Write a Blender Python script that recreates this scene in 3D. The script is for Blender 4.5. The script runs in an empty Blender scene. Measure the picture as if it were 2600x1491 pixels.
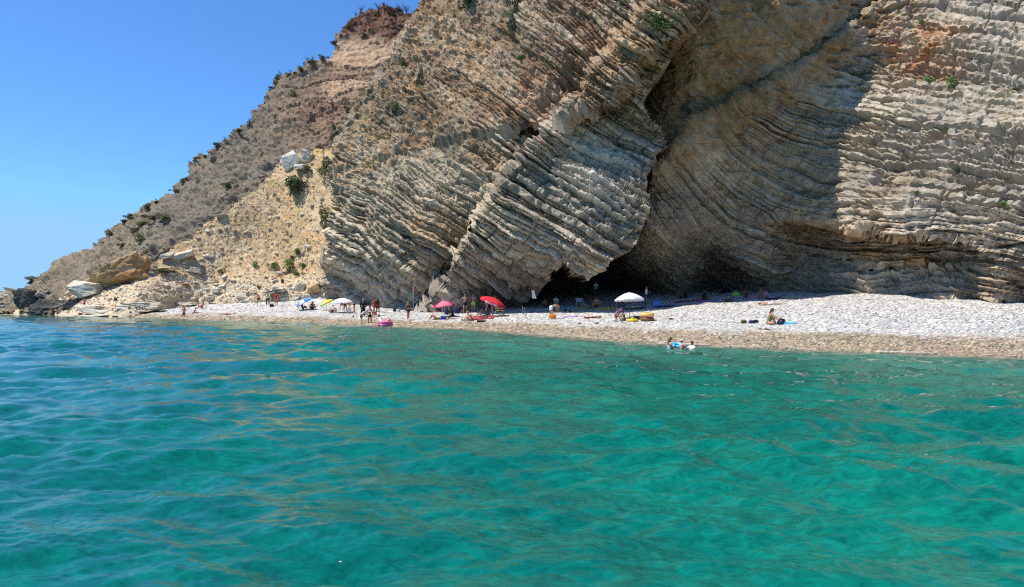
import bpy, bmesh, math, random, time
import numpy as np
from mathutils import Vector, Matrix, Euler

T0 = time.time()
random.seed(7)
rng = np.random.default_rng(11)
scene = bpy.context.scene
COL = scene.collection

# ------------------------------------------------------------------ camera
F, CX, CY, HOR, CAMZ = 1878.0, 1300.0, 745.5, 758.0, 2.2
PITCH = math.atan((HOR - CY) / F)
cam_d = bpy.data.cameras.new("camera")
cam = bpy.data.objects.new("camera", cam_d)
COL.objects.link(cam)
cam_d.sensor_width = 36.0
cam_d.lens = 36.0 * F / 2600.0
cam_d.clip_start = 0.1
cam_d.clip_end = 9000.0
cam.location = (0, 0, CAMZ)
cam.rotation_euler = (math.pi / 2 + PITCH, 0, 0)
scene.camera = cam

# ------------------------------------------------------------------ light
SUN = Vector((-0.46, -0.05, 0.885)).normalized()
world = bpy.data.worlds.new("World")
scene.world = world
world.use_nodes = True
wn = world.node_tree
bg = wn.nodes["Background"]
sky = wn.nodes.new("ShaderNodeTexSky")
sky.sky_type = 'NISHITA'
sky.sun_disc = False
sky.sun_elevation = math.asin(SUN.z)
sky.sun_rotation = math.atan2(SUN.x, SUN.y)
sky.altitude = 300
sky.air_density = 1.0
sky.dust_density = 0.0
sky.ozone_density = 2.6
tint = wn.nodes.new("ShaderNodeMix"); tint.data_type = 'RGBA'; tint.blend_type = 'MULTIPLY'
tint.inputs["Factor"].default_value = 1.0
tint.inputs["B"].default_value = (0.68, 1.14, 1.66, 1)
wn.links.new(sky.outputs[0], tint.inputs["A"])
cap = wn.nodes.new("ShaderNodeMix"); cap.data_type = 'RGBA'; cap.blend_type = 'DARKEN'
cap.inputs["Factor"].default_value = 1.0
cap.inputs["B"].default_value = (3.1, 5.9, 9.2, 1)
wn.links.new(tint.outputs["Result"], cap.inputs["A"])
wn.links.new(cap.outputs["Result"], bg.inputs[0])
bg.inputs[1].default_value = 0.092
sun_d = bpy.data.lights.new("sun", 'SUN')
sun_d.energy = 5.0
sun_d.angle = math.radians(0.5)
sun_d.color = (1.0, 0.94, 0.82)
sun = bpy.data.objects.new("sun", sun_d)
COL.objects.link(sun)
sun.location = (-60, -40, 120)
sun.rotation_euler = (-SUN).to_track_quat('-Z', 'Y').to_euler()
scene.view_settings.view_transform = 'Standard'
scene.view_settings.look = 'None'
scene.view_settings.exposure = 0.25
scene.view_settings.gamma = 1.0
scene.view_settings.use_curve_mapping = False

scene.render.engine = 'CYCLES'
scene.cycles.use_denoising = False
scene.cycles.sample_clamp_direct = 7.0
scene.cycles.filter_width = 1.15

# ------------------------------------------------------------------ helpers
def ray(px, py):
    """direction through a photo pixel, scaled so that its Y component is 1"""
    px = np.asarray(px, float); py = np.asarray(py, float)
    x = (px - CX) / F; y = (CY - py) / F
    dy = math.cos(PITCH) - y * math.sin(PITCH)
    dz = math.sin(PITCH) + y * math.cos(PITCH)
    return x / dy, dz / dy

def at(px, py, D):
    x, z = ray(px, py)
    D = np.asarray(D, float)
    return np.stack([x * D, D + 0 * x, CAMZ + z * D], -1)

_perm = rng.permutation(256)
_perm = np.concatenate([_perm, _perm, _perm]).astype(np.int32)
_g = rng.normal(size=(256, 3)); _g /= np.linalg.norm(_g, axis=1)[:, None]
_g = _g.astype(np.float32)

def gn(P, sc=1.0, off=0.0):
    """gradient noise, about -0.8..0.8, cell size sc"""
    q = (np.asarray(P, np.float32) / np.float32(sc)) + np.float32(off)
    i = np.floor(q).astype(np.int32)
    f = q - i
    u = f * f * f * (f * (f * 6 - 15) + 10)
    i &= 255
    out = 0
    for dx in (0, 1):
        wx = u[..., 0] if dx else 1 - u[..., 0]
        hx = _perm[i[..., 0] + dx]
        for dy in (0, 1):
            wy = u[..., 1] if dy else 1 - u[..., 1]
            hy = _perm[hx + i[..., 1] + dy]
            for dz in (0, 1):
                wz = u[..., 2] if dz else 1 - u[..., 2]
                g = _g[_perm[hy + i[..., 2] + dz] & 255]
                d = (g[..., 0] * (f[..., 0] - dx) + g[..., 1] * (f[..., 1] - dy) + g[..., 2] * (f[..., 2] - dz))
                out = out + wx * wy * wz * d
    return out * 1.5

def fbm(P, sc, oct=4, off=0.0, gain=0.5):
    o = 0; a = 1.0; t = 0
    for k in range(oct):
        o = o + a * gn(P, sc / 2 ** k, off + 13.7 * k); t += a; a *= gain
    return o / t

def ridged(P, sc, oct=3, off=0.0):
    o = 0; a = 1.0; t = 0
    for k in range(oct):
        o = o + a * (1 - 2.2 * np.abs(gn(P, sc / 2 ** k, off + 7.1 * k))); t += a; a *= 0.5
    return o / t

def sstep(a, b, x):
    t = np.clip((x - a) / (b - a), 0, 1)
    return t * t * (3 - 2 * t)

def mesh_np(name, V, faces, smooth=False):
    """mesh from a vertex array and quads (last index -1 for triangles)"""
    me = bpy.data.meshes.new(name)
    V = np.ascontiguousarray(V, np.float32)
    faces = np.asarray(faces, np.int32)
    if faces.shape[1] == 4:
        tri = faces[:, 3] < 0
        tot = np.where(tri, 3, 4).astype(np.int32)
        loops = faces.ravel(); loops = loops[loops >= 0]
    else:
        tot = np.full(len(faces), 3, np.int32); loops = faces.ravel()
    me.vertices.add(len(V)); me.vertices.foreach_set("co", V.ravel())
    me.loops.add(len(loops)); me.loops.foreach_set("vertex_index", np.ascontiguousarray(loops))
    me.polygons.add(len(tot))
    st = np.concatenate([[0], np.cumsum(tot)[:-1]]).astype(np.int32)
    me.polygons.foreach_set("loop_start", st)
    me.update(calc_edges=True)
    me.polygons.foreach_set("use_smooth", np.full(len(tot), smooth, bool))
    me.validate()
    return me

def set_col(me, C, name="Col"):
    a = me.color_attributes.new(name, 'FLOAT_COLOR', 'POINT')
    C4 = np.ones((len(C), 4), np.float32); C4[:, :3] = C
    a.data.foreach_set("color", C4.ravel())

def set_f(me, v, name):
    a = me.attributes.new(name, 'FLOAT', 'POINT')
    a.data.foreach_set("value", np.ascontiguousarray(v, np.float32))

def link(name, me, mat=None, parent=None):
    o = bpy.data.objects.new(name, me)
    COL.objects.link(o)
    if mat is not None and len(me.materials) == 0:
        me.materials.append(mat)
    if parent is not None:
        o.parent = parent
    return o

def tag(o, label=None, cat=None, group=None, kind=None):
    if label: o["label"] = label
    if cat: o["category"] = cat
    if group: o["group"] = group
    if kind: o["kind"] = kind
    return o

def empty(name, loc=(0, 0, 0), rz=0.0):
    o = bpy.data.objects.new(name, None)
    COL.objects.link(o)
    o.empty_display_size = 0.2
    o.location = loc
    o.rotation_euler = (0, 0, rz)
    return o

def copy_tree(o, parent=None):
    c = o.copy(); COL.objects.link(c)
    if parent is not None:
        c.parent = parent
    for ch in [k for k in o.children]:
        copy_tree(ch, c)
    return c

def nodes(name):
    m = bpy.data.materials.new(name); m.use_nodes = True
    nt = m.node_tree
    return m, nt, nt.nodes["Principled BSDF"]

def mat(name, col, rough=0.7, var=0.12, sc=6.0, bump=0.0, bsc=60.0, spec=0.3):
    """plain procedural material: base colour with a noise variation and a fine bump"""
    m, nt, b = nodes(name)
    tc = nt.nodes.new("ShaderNodeTexCoord")
    nz = nt.nodes.new("ShaderNodeTexNoise"); nz.inputs["Scale"].default_value = sc; nz.inputs["Detail"].default_value = 4
    nt.links.new(tc.outputs["Object"], nz.inputs["Vector"])
    rp = nt.nodes.new("ShaderNodeValToRGB")
    rp.color_ramp.elements[0].position = 0.3; rp.color_ramp.elements[1].position = 0.7
    rp.color_ramp.elements[0].color = tuple(c * (1 - var) for c in col) + (1,)
    rp.color_ramp.elements[1].color = tuple(min(1, c * (1 + var)) for c in col) + (1,)
    nt.links.new(nz.outputs["Fac"], rp.inputs["Fac"])
    nt.links.new(rp.outputs["Color"], b.inputs["Base Color"])
    b.inputs["Roughness"].default_value = rough
    b.inputs["Specular IOR Level"].default_value = spec
    if bump > 0:
        n2 = nt.nodes.new("ShaderNodeTexNoise"); n2.inputs["Scale"].default_value = bsc; n2.inputs["Detail"].default_value = 3
        nt.links.new(tc.outputs["Object"], n2.inputs["Vector"])
        bp = nt.nodes.new("ShaderNodeBump"); bp.inputs["Strength"].default_value = bump; bp.inputs["Distance"].default_value = 0.02
        nt.links.new(n2.outputs["Fac"], bp.inputs["Height"]); nt.links.new(bp.outputs["Normal"], b.inputs["Normal"])
    return m

def attr_mat(name, rough=0.9, sc=1.6, var=0.25, bump=0.35, bdist=0.12, spec=0.2):
    """rock / ground: albedo from the Col attribute, broken up by procedural grain and relief"""
    m, nt, b = nodes(name)
    at_ = nt.nodes.new("ShaderNodeAttribute"); at_.attribute_name = "Col"
    geo = nt.nodes.new("ShaderNodeNewGeometry")
    nz = nt.nodes.new("ShaderNodeTexNoise"); nz.inputs["Scale"].default_value = sc; nz.inputs["Detail"].default_value = 7
    nz.inputs["Roughness"].default_value = 0.7
    nt.links.new(geo.outputs["Position"], nz.inputs["Vector"])
    mr = nt.nodes.new("ShaderNodeMapRange")
    mr.inputs[1].default_value = 0.3; mr.inputs[2].default_value = 0.7
    mr.inputs[3].default_value = 1 - var; mr.inputs[4].default_value = 1 + var
    nt.links.new(nz.outputs["Fac"], mr.inputs[0])
    mx = nt.nodes.new("ShaderNodeVectorMath"); mx.operation = 'SCALE'
    nt.links.new(at_.outputs["Color"], mx.inputs[0]); nt.links.new(mr.outputs[0], mx.inputs["Scale"])
    nt.links.new(mx.outputs[0], b.inputs["Base Color"])
    n2 = nt.nodes.new("ShaderNodeTexNoise"); n2.inputs["Scale"].default_value = sc * 2.2; n2.inputs["Detail"].default_value = 8
    n2.inputs["Roughness"].default_value = 0.75
    nt.links.new(geo.outputs["Position"], n2.inputs["Vector"])
    bp = nt.nodes.new("ShaderNodeBump"); bp.inputs["Strength"].default_value = bump; bp.inputs["Distance"].default_value = bdist
    nt.links.new(n2.outputs["Fac"], bp.inputs["Height"]); nt.links.new(bp.outputs["Normal"], b.inputs["Normal"])
    b.inputs["Roughness"].default_value = rough
    b.inputs["Specular IOR Level"].default_value = spec
    return m

def pebble_mat(name):
    m, nt, b = nodes(name)
    L = nt.links.new
    at_ = nt.nodes.new("ShaderNodeAttribute"); at_.attribute_name = "Col"
    geo = nt.nodes.new("ShaderNodeNewGeometry")
    val = None; hts = []
    for sc, lo, hi in ((11.0, .48, 1.32), (3.6, .86, 1.12)):
        vo = nt.nodes.new("ShaderNodeTexVoronoi"); vo.inputs["Scale"].default_value = sc
        L(geo.outputs["Position"], vo.inputs["Vector"])
        sx = nt.nodes.new("ShaderNodeSeparateColor"); L(vo.outputs["Color"], sx.inputs[0])
        mr = nt.nodes.new("ShaderNodeMapRange"); mr.inputs[3].default_value = lo; mr.inputs[4].default_value = hi
        L(sx.outputs[0], mr.inputs[0])
        if val is None: val = mr.outputs[0]
        else:
            mu = nt.nodes.new("ShaderNodeMath"); mu.operation = 'MULTIPLY'; L(val, mu.inputs[0]); L(mr.outputs[0], mu.inputs[1]); val = mu.outputs[0]
        hts.append(vo.outputs["Distance"])
    sc_ = nt.nodes.new("ShaderNodeVectorMath"); sc_.operation = 'SCALE'
    L(at_.outputs["Color"], sc_.inputs[0]); L(val, sc_.inputs["Scale"]); L(sc_.outputs[0], b.inputs["Base Color"])
    iv = nt.nodes.new("ShaderNodeMath"); iv.operation = 'SUBTRACT'; iv.inputs[0].default_value = 1.0; L(hts[0], iv.inputs[1])
    bp = nt.nodes.new("ShaderNodeBump"); bp.inputs["Strength"].default_value = 0.7; bp.inputs["Distance"].default_value = 0.05
    L(iv.outputs[0], bp.inputs["Height"]); L(bp.outputs[0], b.inputs["Normal"])
    b.inputs["Roughness"].default_value = .75; b.inputs["Specular IOR Level"].default_value = .25
    return m

# ------------------------------------------------------------------ shoreline and ground height
_sh_px = [(0, 798), (150, 801), (300, 804), (460, 808), (650, 813), (850, 819), (960, 825), (1050, 829), (1200, 833),
          (1340, 843), (1500, 856), (1700, 870), (1900, 879), (2060, 885), (2300, 892), (2600, 903)]
_sh = []
for _x, _y in _sh_px:
    _a, _b = ray(_x, _y); _D = -CAMZ / _b
    _sh.append((float(_a * _D), float(_D)))
SHORE = np.array([(-260, 150), (-130, 122)] + _sh + [(27, 24), (40, 18), (70, 8)], float)

def shore_d(X, Y):
    """signed distance to the waterline, inland positive"""
    X = np.asarray(X, float); Y = np.asarray(Y, float)
    best = np.full(X.shape, 1e9); sg = np.ones(X.shape)
    for a, b in zip(SHORE[:-1], SHORE[1:]):
        e = b - a; L2 = e @ e
        t = np.clip(((X - a[0]) * e[0] + (Y - a[1]) * e[1]) / L2, 0, 1)
        dx = X - a[0] - t * e[0]; dy = Y - a[1] - t * e[1]
        d2 = dx * dx + dy * dy
        s = e[0] * dy - e[1] * dx
        m = d2 < best - 1e-9
        best = np.where(m, d2, best); sg = np.where(m, np.sign(s), sg)
    return np.sqrt(best) * sg

_pd = [-60, -20, -8, -3, 0, 3, 6, 10, 15, 18, 22, 25, 30, 35, 40, 50, 70]
_pz = [-7, -4.2, -2.0, -0.8, 0, .3, .5, .75, 1.18, 1.5, 1.9, 2.2, 2.7, 3.1, 3.35, 3.6, 3.8]

def ground(X, Y):
    d = shore_d(X, Y)
    z = np.interp(d, _pd, _pz)
    k = 1 + 0.45 * sstep(-12, -28, np.asarray(X, float))
    return np.where(d > 0, z * k, z)

def hit(px, py, far=130.0):
    """where the sight line through a photo pixel meets the beach"""
    Y = np.arange(6, far, 0.05)
    a, b = ray(px, py)
    X = a * Y; Z = CAMZ + b * Y
    g = np.maximum(ground(X, Y), 0.0)
    k = np.argmax(Z <= g)
    if Z[k] > g[k]:
        k = len(Y) - 1
    return Vector((X[k], Y[k], g[k]))

def hD(px, py):
    return hit(px, py).y
# ------------------------------------------------------------------ rock masses
def tps(ctrl, px, py):
    c = np.array(ctrl, float)
    A = c[:, :2] / 1000.0; v = c[:, 2]
    n = len(A)
    def U(r2):
        return np.where(r2 > 0, r2 * np.log(r2 + 1e-12), 0)
    K = U(((A[:, None] - A[None]) ** 2).sum(-1)) + 1e-4 * np.eye(n)
    Pm = np.concatenate([np.ones((n, 1)), A], 1)
    M = np.block([[K, Pm], [Pm.T, np.zeros((3, 3))]])
    w = np.linalg.solve(M, np.concatenate([v, np.zeros(3)]))
    x = px / 1000.0; y = py / 1000.0
    o = w[n] + w[n + 1] * x + w[n + 2] * y
    for k in range(n):
        o = o + w[k] * U((x - A[k, 0]) ** 2 + (y - A[k, 1]) ** 2)
    return o

def bedding(samples, px, py, cx, cy, sc, deg=5):
    """scalar field (in pixels) whose level lines follow the given bedding directions"""
    s = np.array(samples, float)
    terms = [(i, j) for i in range(deg + 1) for j in range(deg + 1 - i) if i + j > 0]
    x = (s[:, 0] - cx) / sc; y = (s[:, 1] - cy) / sc
    th = np.radians(s[:, 2])
    tx, ty = np.cos(th), np.sin(th); nx, ny = -np.sin(th), np.cos(th)
    gx = np.stack([i * x ** max(i - 1, 0) * y ** j for i, j in terms], 1)
    gy = np.stack([j * x ** i * y ** max(j - 1, 0) for i, j in terms], 1)
    A = np.concatenate([(gx * tx[:, None] + gy * ty[:, None]) * 2.0, gx * nx[:, None] + gy * ny[:, None]])
    b = np.concatenate([np.zeros(len(s)), np.ones(len(s))])
    lam = 0.06 * np.diag([(i + j) ** 1.5 for i, j in terms])
    w = np.linalg.solve(A.T @ A + lam, A.T @ b)
    X = (px - cx) / sc; Y = (py - cy) / sc
    X = np.clip(X, -1.5, 1.5); Y = np.clip(Y, -1.5, 1.5)
    return sc * sum(w[k] * X ** i * Y ** j for k, (i, j) in enumerate(terms))

def in_poly(poly, x, y):
    ins = np.zeros(x.shape, bool)
    n = len(poly)
    for k in range(n):
        x1, y1 = poly[k]; x2, y2 = poly[(k + 1) % n]
        if y1 == y2: continue
        c = ((y1 > y) != (y2 > y)) & (x < (x2 - x1) * (y - y1) / (y2 - y1) + x1)
        ins ^= c
    return ins

def line_sd(line, x, y):
    """signed distance to an open polyline (positive on its left when walking down it)"""
    best = np.full(x.shape, 1e9); sg = np.ones(x.shape); par = np.zeros(x.shape)
    for (x1, y1), (x2, y2) in zip(line[:-1], line[1:]):
        ex, ey = x2 - x1, y2 - y1
        t = np.clip(((x - x1) * ex + (y - y1) * ey) / (ex * ex + ey * ey), 0, 1)
        dx = x - x1 - t * ex; dy = y - y1 - t * ey
        d2 = dx * dx + dy * dy
        s = ey * dx - ex * dy
        m = d2 < best
        best = np.where(m, d2, best); sg = np.where(m, np.sign(s), sg)
    return np.sqrt(best) * -sg

class Layers:
    """bedding planes of uneven thickness"""
    def __init__(s, lo, hi, tmin, tmax, seed):
        r = np.random.default_rng(seed)
        t = r.uniform(tmin, tmax, int((hi - lo) / tmin) + 2)
        s.b = lo + np.cumsum(t); s.b = s.b[s.b < hi]
        s.r = r.uniform(-1, 1, len(s.b) + 2); s.q = r.uniform(0, 1, len(s.b) + 2)
    def __call__(s, v):
        k = np.clip(np.searchsorted(s.b, v), 1, len(s.b) - 1)
        lo = s.b[k - 1]; hi = s.b[k]
        f = np.clip((v - lo) / (hi - lo), 0, 1)
        return k, f, s.r[k], s.q[k], np.minimum(v - lo, hi - v)

def hash2(a, b):
    h = (a.astype(np.int64) * 73856093) ^ (b.astype(np.int64) * 19349663)
    h = (h ^ (h >> 13)) * 1274126177
    return ((h & 0xffff) / 65535.0).astype(np.float32)

MASS = {}
LEDGE_X = [1960, 2050, 2150, 2230, 2300, 2350, 2420, 2520]
LEDGE_Y = [560, 556, 575, 592, 602, 592, 606, 650]
def ledge(PX, PY):
    yl = np.interp(PX, LEDGE_X, LEDGE_Y) + 5 * np.sin(PX / 17.0) + 4 * np.sin(PX / 41.0 + 1)
    fade = sstep(1900, 2060, PX) * sstep(2540, 2440, PX)
    yl2 = np.interp(PX, [2000, 2150, 2300, 2420, 2560], [640, 655, 690, 660, 650])
    return -3.2 * mound(PX, PY) + fade * (5.0 * sstep(-8, 10, PY - yl) * (1 - 0.4 * sstep(0, 160, PY - yl)) + 0.9 * sstep(-6, 8, PY - yl2) * sstep(110, 20, PY - yl2))

def mound(PX, PY):
    return np.exp(-(((PX - 2385) / 110) ** 2 + ((PY - 736) / 42) ** 2)) + .3 * np.exp(-(((PX - 2560) / 80) ** 2 + ((PY - 752) / 26) ** 2))

def build_mass(name, poly, ctrl, step, beds, shape, colour, material, back=(0, 14, 0), steps=(), edge=7.0, bbox=None, label=None, yc=-20, alb=0.72, extra=None):
    pl = np.array(poly, float)
    x0, x1 = pl[:, 0].min() - 10, pl[:, 0].max() + 10
    y0, y1 = pl[:, 1].min() - 10, pl[:, 1].max() + 10
    xs = np.arange(x0, x1, step)
    ys = np.arange(max(y0, yc), y1, step)
    if y0 < yc:
        ys = np.concatenate([np.arange(y0, yc, step * 4), ys])
    if x1 > 2640:
        xs = np.concatenate([xs[xs < 2620], np.arange(2620, x1, step * 4)])
    if x0 < -60:
        xs = np.concatenate([np.arange(x0, -30, step * 4), xs[xs >= -30]])
    PX, PY = np.meshgrid(xs, ys)
    D = tps(ctrl, PX, PY)
    for line, amp, wid in steps:
        sd = line_sd(line, PX, PY)
        D = D + amp * sstep(-wid, wid, sd) * np.exp(-np.maximum(sd, 0) / 420.0)
    if extra is not None:
        D = D + extra(PX, PY)
    P = at(PX, PY, D)
    # smooth normal, towards the camera
    du = np.gradient(P, axis=1); dv = np.gradient(P, axis=0)
    N = np.cross(du, dv); N /= np.linalg.norm(N, axis=-1)[..., None] + 1e-9
    tocam = np.array([0, 0, CAMZ]) - P
    N *= np.where((N * tocam).sum(-1) < 0, -1, 1)[..., None]
    S = bedding(*([beds[0]] + [PX, PY] + list(beds[1:])))
    h, aux = shape(P, PX, PY, S, D, N)
    C = colour(P, PX, PY, S, D, N, aux, h)
    V = P + N * h[..., None]
    q = np.stack([PX, PY, 0 * PX], -1)
    wx = PX + edge * 1.6 * gn(q, 46, 3.3) + edge * gn(q, 14, 9.1) + edge * .5 * gn(q, 6, 1.1)
    wy = PY + edge * 1.6 * gn(q, 46, 31.3) + edge * gn(q, 14, 39.1) + edge * .5 * gn(q, 6, 77.1)
    keepv = in_poly(poly, wx, wy)
    kc = keepv[:-1, :-1] & keepv[1:, :-1] & keepv[:-1, 1:] & keepv[1:, 1:]
    H, W = PX.shape
    idx = np.arange(H * W).reshape(H, W)
    quads = np.stack([idx[:-1, :-1], idx[1:, :-1], idx[1:, 1:], idx[:-1, 1:]], -1)[kc]
    Vf = V.reshape(-1, 3); Cf = C.reshape(-1, 3)
    # rim: carry every open edge back into the hill so that the mass has real depth
    e = np.concatenate([quads[:, [0, 1]], quads[:, [1, 2]], quads[:, [2, 3]], quads[:, [3, 0]]])
    key = np.sort(e, 1); kk = key[:, 0].astype(np.int64) * (H * W) + key[:, 1]
    u, inv, cnt = np.unique(kk, return_inverse=True, return_counts=True)
    be = e[cnt[inv] == 1]
    bv = np.unique(be); mp = np.full(H * W, -1, np.int64); mp[bv] = H * W + np.arange(len(bv))
    Vb = Vf[bv] + np.array(back) + 0.8 * np.stack([gn(Vf[bv], 3.0, k * 5.0) for k in range(3)], -1)
    rim = np.stack([be[:, 1], be[:, 0], mp[be[:, 0]], mp[be[:, 1]]], -1)
    Vall = np.concatenate([Vf, Vb]); Call = np.concatenate([Cf, Cf[bv]])
    fall = np.concatenate([quads, rim])
    used = np.unique(fall); re = np.full(len(Vall), -1, np.int64); re[used] = np.arange(len(used))
    me = mesh_np(name, Vall[used], re[fall])
    set_col(me, np.clip(Call[used] * alb * np.array([1.11, 1.0, 0.85]), 0.005, 0.9))
    o = link(name, me, material)
    tag(o, label, None, None, 'structure')
    MASS[name] = (xs, ys, V, keepv)
    return o

def on_mass(name, px, py):
    xs, ys, V, k = MASS[name]
    i = int(np.clip(np.searchsorted(xs, px), 1, len(xs) - 1)); j = int(np.clip(np.searchsorted(ys, py), 1, len(ys) - 1))
    return Vector(V[j, i])

def mixc(a, b, f):
    f = np.clip(f, 0, 1)[..., None]
    return a * (1 - f) + np.array(b) * f

ROCK = attr_mat("layered_limestone", rough=0.92, sc=1.5, var=0.34, bump=0.75, bdist=0.22)
EARTH = attr_mat("scree_earth", rough=0.95, sc=1.8, var=0.25, bump=0.6, bdist=0.10)

fineB = Layers(-3000, 3000, 4.0, 15.0, 3)
midB = Layers(-3000, 3000, 13.0, 66.0, 4)
wideB = Layers(-3000, 3000, 60.0, 200.0, 5)

def strata(P, PX, PY, S, D, warp=10.0):
    q = P
    s = S + 1.5 * warp * gn(q, 8.0, 2.0) + 7.0 * gn(q, 2.6, 5.0) + 2.2 * gn(q, 0.8, 8.0)
    s = s + 24 * gn(np.stack([s / 85.0, 0 * s + .5, 0 * s + .5], -1), 1.0, 3.0)      # thin and thick bundles of beds
    k1, f1, r1, q1, e1 = fineB(s)
    k2, f2, r2, q2, e2 = midB(s + 3 * gn(q, 3.0, 55.0))
    k3, f3, r3, q3, e3 = wideB(s)
    # blocks along the bed
    along = (PX * 0.8 + PY * 0.6) + 25 * gn(q, 4.0, 21.0)
    b1 = np.floor(along / (14 + 30 * q1) + 17 * q1)
    b2 = np.floor(along / (50 + 90 * q2) + 9 * q2)
    v2 = along / (50 + 90 * q2) + 9 * q2; fr = v2 - b2
    jt = sstep(2.6, 0.6, np.minimum(fr, 1 - fr) * (50 + 90 * q2))
    h1 = hash2(k1, b1) * 2 - 1
    h2 = hash2(k2, b2) * 2 - 1
    return s, (k1, f1, r1, q1, e1, h1), (k2, f2, r2, q2, e2, h2, jt), (k3, f3, r3, q3, e3)

# ---- headland (the sunlit buttress left of the cave)
def shape_headland(P, PX, PY, S, D, N):
    s, a, b, c = strata(P, PX, PY, S, D)
    low = sstep(330, 560, PY + 0.16 * (PX - 1200))            # bedded lower face
    right = sstep(1180, 1380, PX + 0.3 * (PY - 300))
    w = np.clip(0.25 + 0.70 * np.maximum(low, right) + 0.8 * fbm(P, 7.0, 3, 4.0), 0.10, 1.25)
    crag = ridged(P * np.array([1, 1, 0.75]), 5.5, 3, 1.0) * (1 - .45 * np.maximum(low, right))
    ga = PX * .82 + PY * .57; gl = PX * .57 - PY * .82
    gully = ridged(np.stack([ga / 95.0, gl / 420.0, 0 * PX], -1), 1.0, 3, 90.0)
    upm = sstep(560, 380, PY + .2 * (PX - 1100)) * sstep(1620, 1450, PX + .3 * PY)
    knob = ridged(P, 1.15, 3, 6.0)
    foot = sstep(540, 640, PY + 0.25 * (PX - 1000)) * sstep(1480, 1380, PX)
    w = w + 0.35 * foot
    h = 1.3 * upm * gully + 1.5 * fbm(P, 14.0, 2, 12.0) + (0.85 - 0.3 * w) * crag * (1 - .45 * foot) + (0.60 - 0.22 * np.clip(w, 0, 1)) * knob * (1 - .65 * foot)
    h = h + w * (0.33 * b[2] + 0.30 * b[5] * (1 - .45 * low) * (1 - .4 * right) + 0.32 * a[2] + 0.15 * a[5] + 0.30 * c[2])
    h = h - w * 0.26 * sstep(2.4, 0.3, a[4]) - w * 0.5 * sstep(3.6, 0.4, b[4])
    h = h + 0.16 * gn(P, 0.42, 3.0)
    h = h - 0.22 * w * b[6]
    return h, dict(s=s, a=a, b=b, c=c, w=w, crag=crag, knob=knob)

def col_headland(P, PX, PY, S, D, N, x, h):
    n1 = fbm(P, 7.0, 3, 40.0); n2 = fbm(P, 1.8, 3, 44.0); n3 = fbm(P, 16.0, 2, 48.0)
    C = np.empty(P.shape); C[:] = (0.47, 0.405, 0.315)
    C = mixc(C, (0.58, 0.535, 0.45), 0.5 + 0.9 * x['a'][2] * x['w'] + n1)
    C = mixc(C, (0.36, 0.34, 0.31), np.clip(-n1 * 1.4 + 0.1, 0, 0.8))
    up = sstep(520, 250, PY + 0.35 * (PX - 1000) * 0.6)
    C = mixc(C, (0.34, 0.265, 0.19), 0.72 * up * (0.8 + 1.4 * n2))
    C = mixc(C, (0.36, 0.33, 0.17), 1.1 * np.clip(n2 + .1, 0, .7) * sstep(1150, 900, PX) * sstep(800, 300, PY))
    C = mixc(C, (0.47, 0.30, 0.16), np.clip((n3 - 0.08) * 3.2, 0, 0.7) * (0.5 + n2))
    red = np.exp(-(((PX - 1370) / 120) ** 2 + ((PY - 260) / 90) ** 2)) + np.exp(-(((PX - 1480) / 60) ** 2 + ((PY - 100) / 130) ** 2))
    C = mixc(C, (0.36, 0.21, 0.13), red * (0.55 + 1.3 * n2))
    base = sstep(640, 760, PY) * sstep(1420, 1200, PX)
    C = mixc(C, (0.36, 0.36, 0.37), base * (0.7 + n2))
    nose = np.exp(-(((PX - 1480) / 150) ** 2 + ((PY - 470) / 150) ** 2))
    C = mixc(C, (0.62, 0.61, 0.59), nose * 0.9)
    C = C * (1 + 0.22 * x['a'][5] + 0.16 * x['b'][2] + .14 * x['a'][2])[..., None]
    return C

headland_poly = [(1092, -330), (1092, -8), (1062, 40), (1012, 120), (960, 190), (920, 260), (885, 330), (864, 385),
                 (852, 450), (846, 520), (838, 580), (830, 650), (822, 720), (816, 762), (812, 806), (1000, 820), (1250, 820),
                 (1316, 806), (1322, 778), (1350, 760), (1392, 722), (1400, 694), (1425, 676), (1455, 704), (1500, 716),
                 (1530, 692), (1562, 658), (1600, 640), (1625, 602), (1643, 560), (1652, 515), (1642, 470), (1668, 420),
                 (1700, 375), (1690, 330), (1652, 292), (1640, 240), (1680, 190), (1702, 130), (1760, 60), (1805, -5), (1900, -330)]
base_h = [(820, 762), (900, 780), (1000, 790), (1100, 794), (1200, 794), (1310, 784)]
ctrl_h = [(x, y, hD(x, y) + 2.6) for x, y in base_h] + [(x, y + 30, hD(x, y) + 2.6) for x, y in base_h] + [(x, 735, hD(x, y) + 0.6) for x, y in base_h[1:-1]]
def dl(px): return float(np.interp(px, [p[0] for p in base_h], [hD(*p) for p in base_h]))
ctrl_h += [(830, 640, dl(830) - 4), (850, 520, dl(850) - 4.5), (960, 640, dl(960) - 4.6), (1100, 655, dl(1100) - 4.4), (1230, 655, dl(1230) - 3.2),
           (960, 520, dl(960) - 4), (1100, 540, dl(1100) - 4.6), (1240, 520, dl(1240) - 3.8), (1340, 700, 68.5), (1400, 600, 63),
           (1480, 690, 62.5), (1540, 600, 61), (1610, 560, 62.5), (1640, 480, 64), (1500, 480, 62.5), (1400, 450, 65), (1560, 400, 66),
           (1650, 380, 65), (1290, 380, 67), (1200, 400, 70.5), (1050, 400, 80), (900, 400, 88), (1000, 250, 90), (1150, 250, 84), (1300, 200, 75),
           (1400, 250, 67), (1500, 250, 65.5), (1600, 280, 64), (1600, 100, 63.5), (1450, 100, 70), (1330, 20, 84), (1150, 60, 95), (1080, 20, 102),
           (1700, 0, 62), (1300, -330, 110), (1600, -330, 76), (1850, -330, 70), (1090, -330, 122)]
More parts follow.
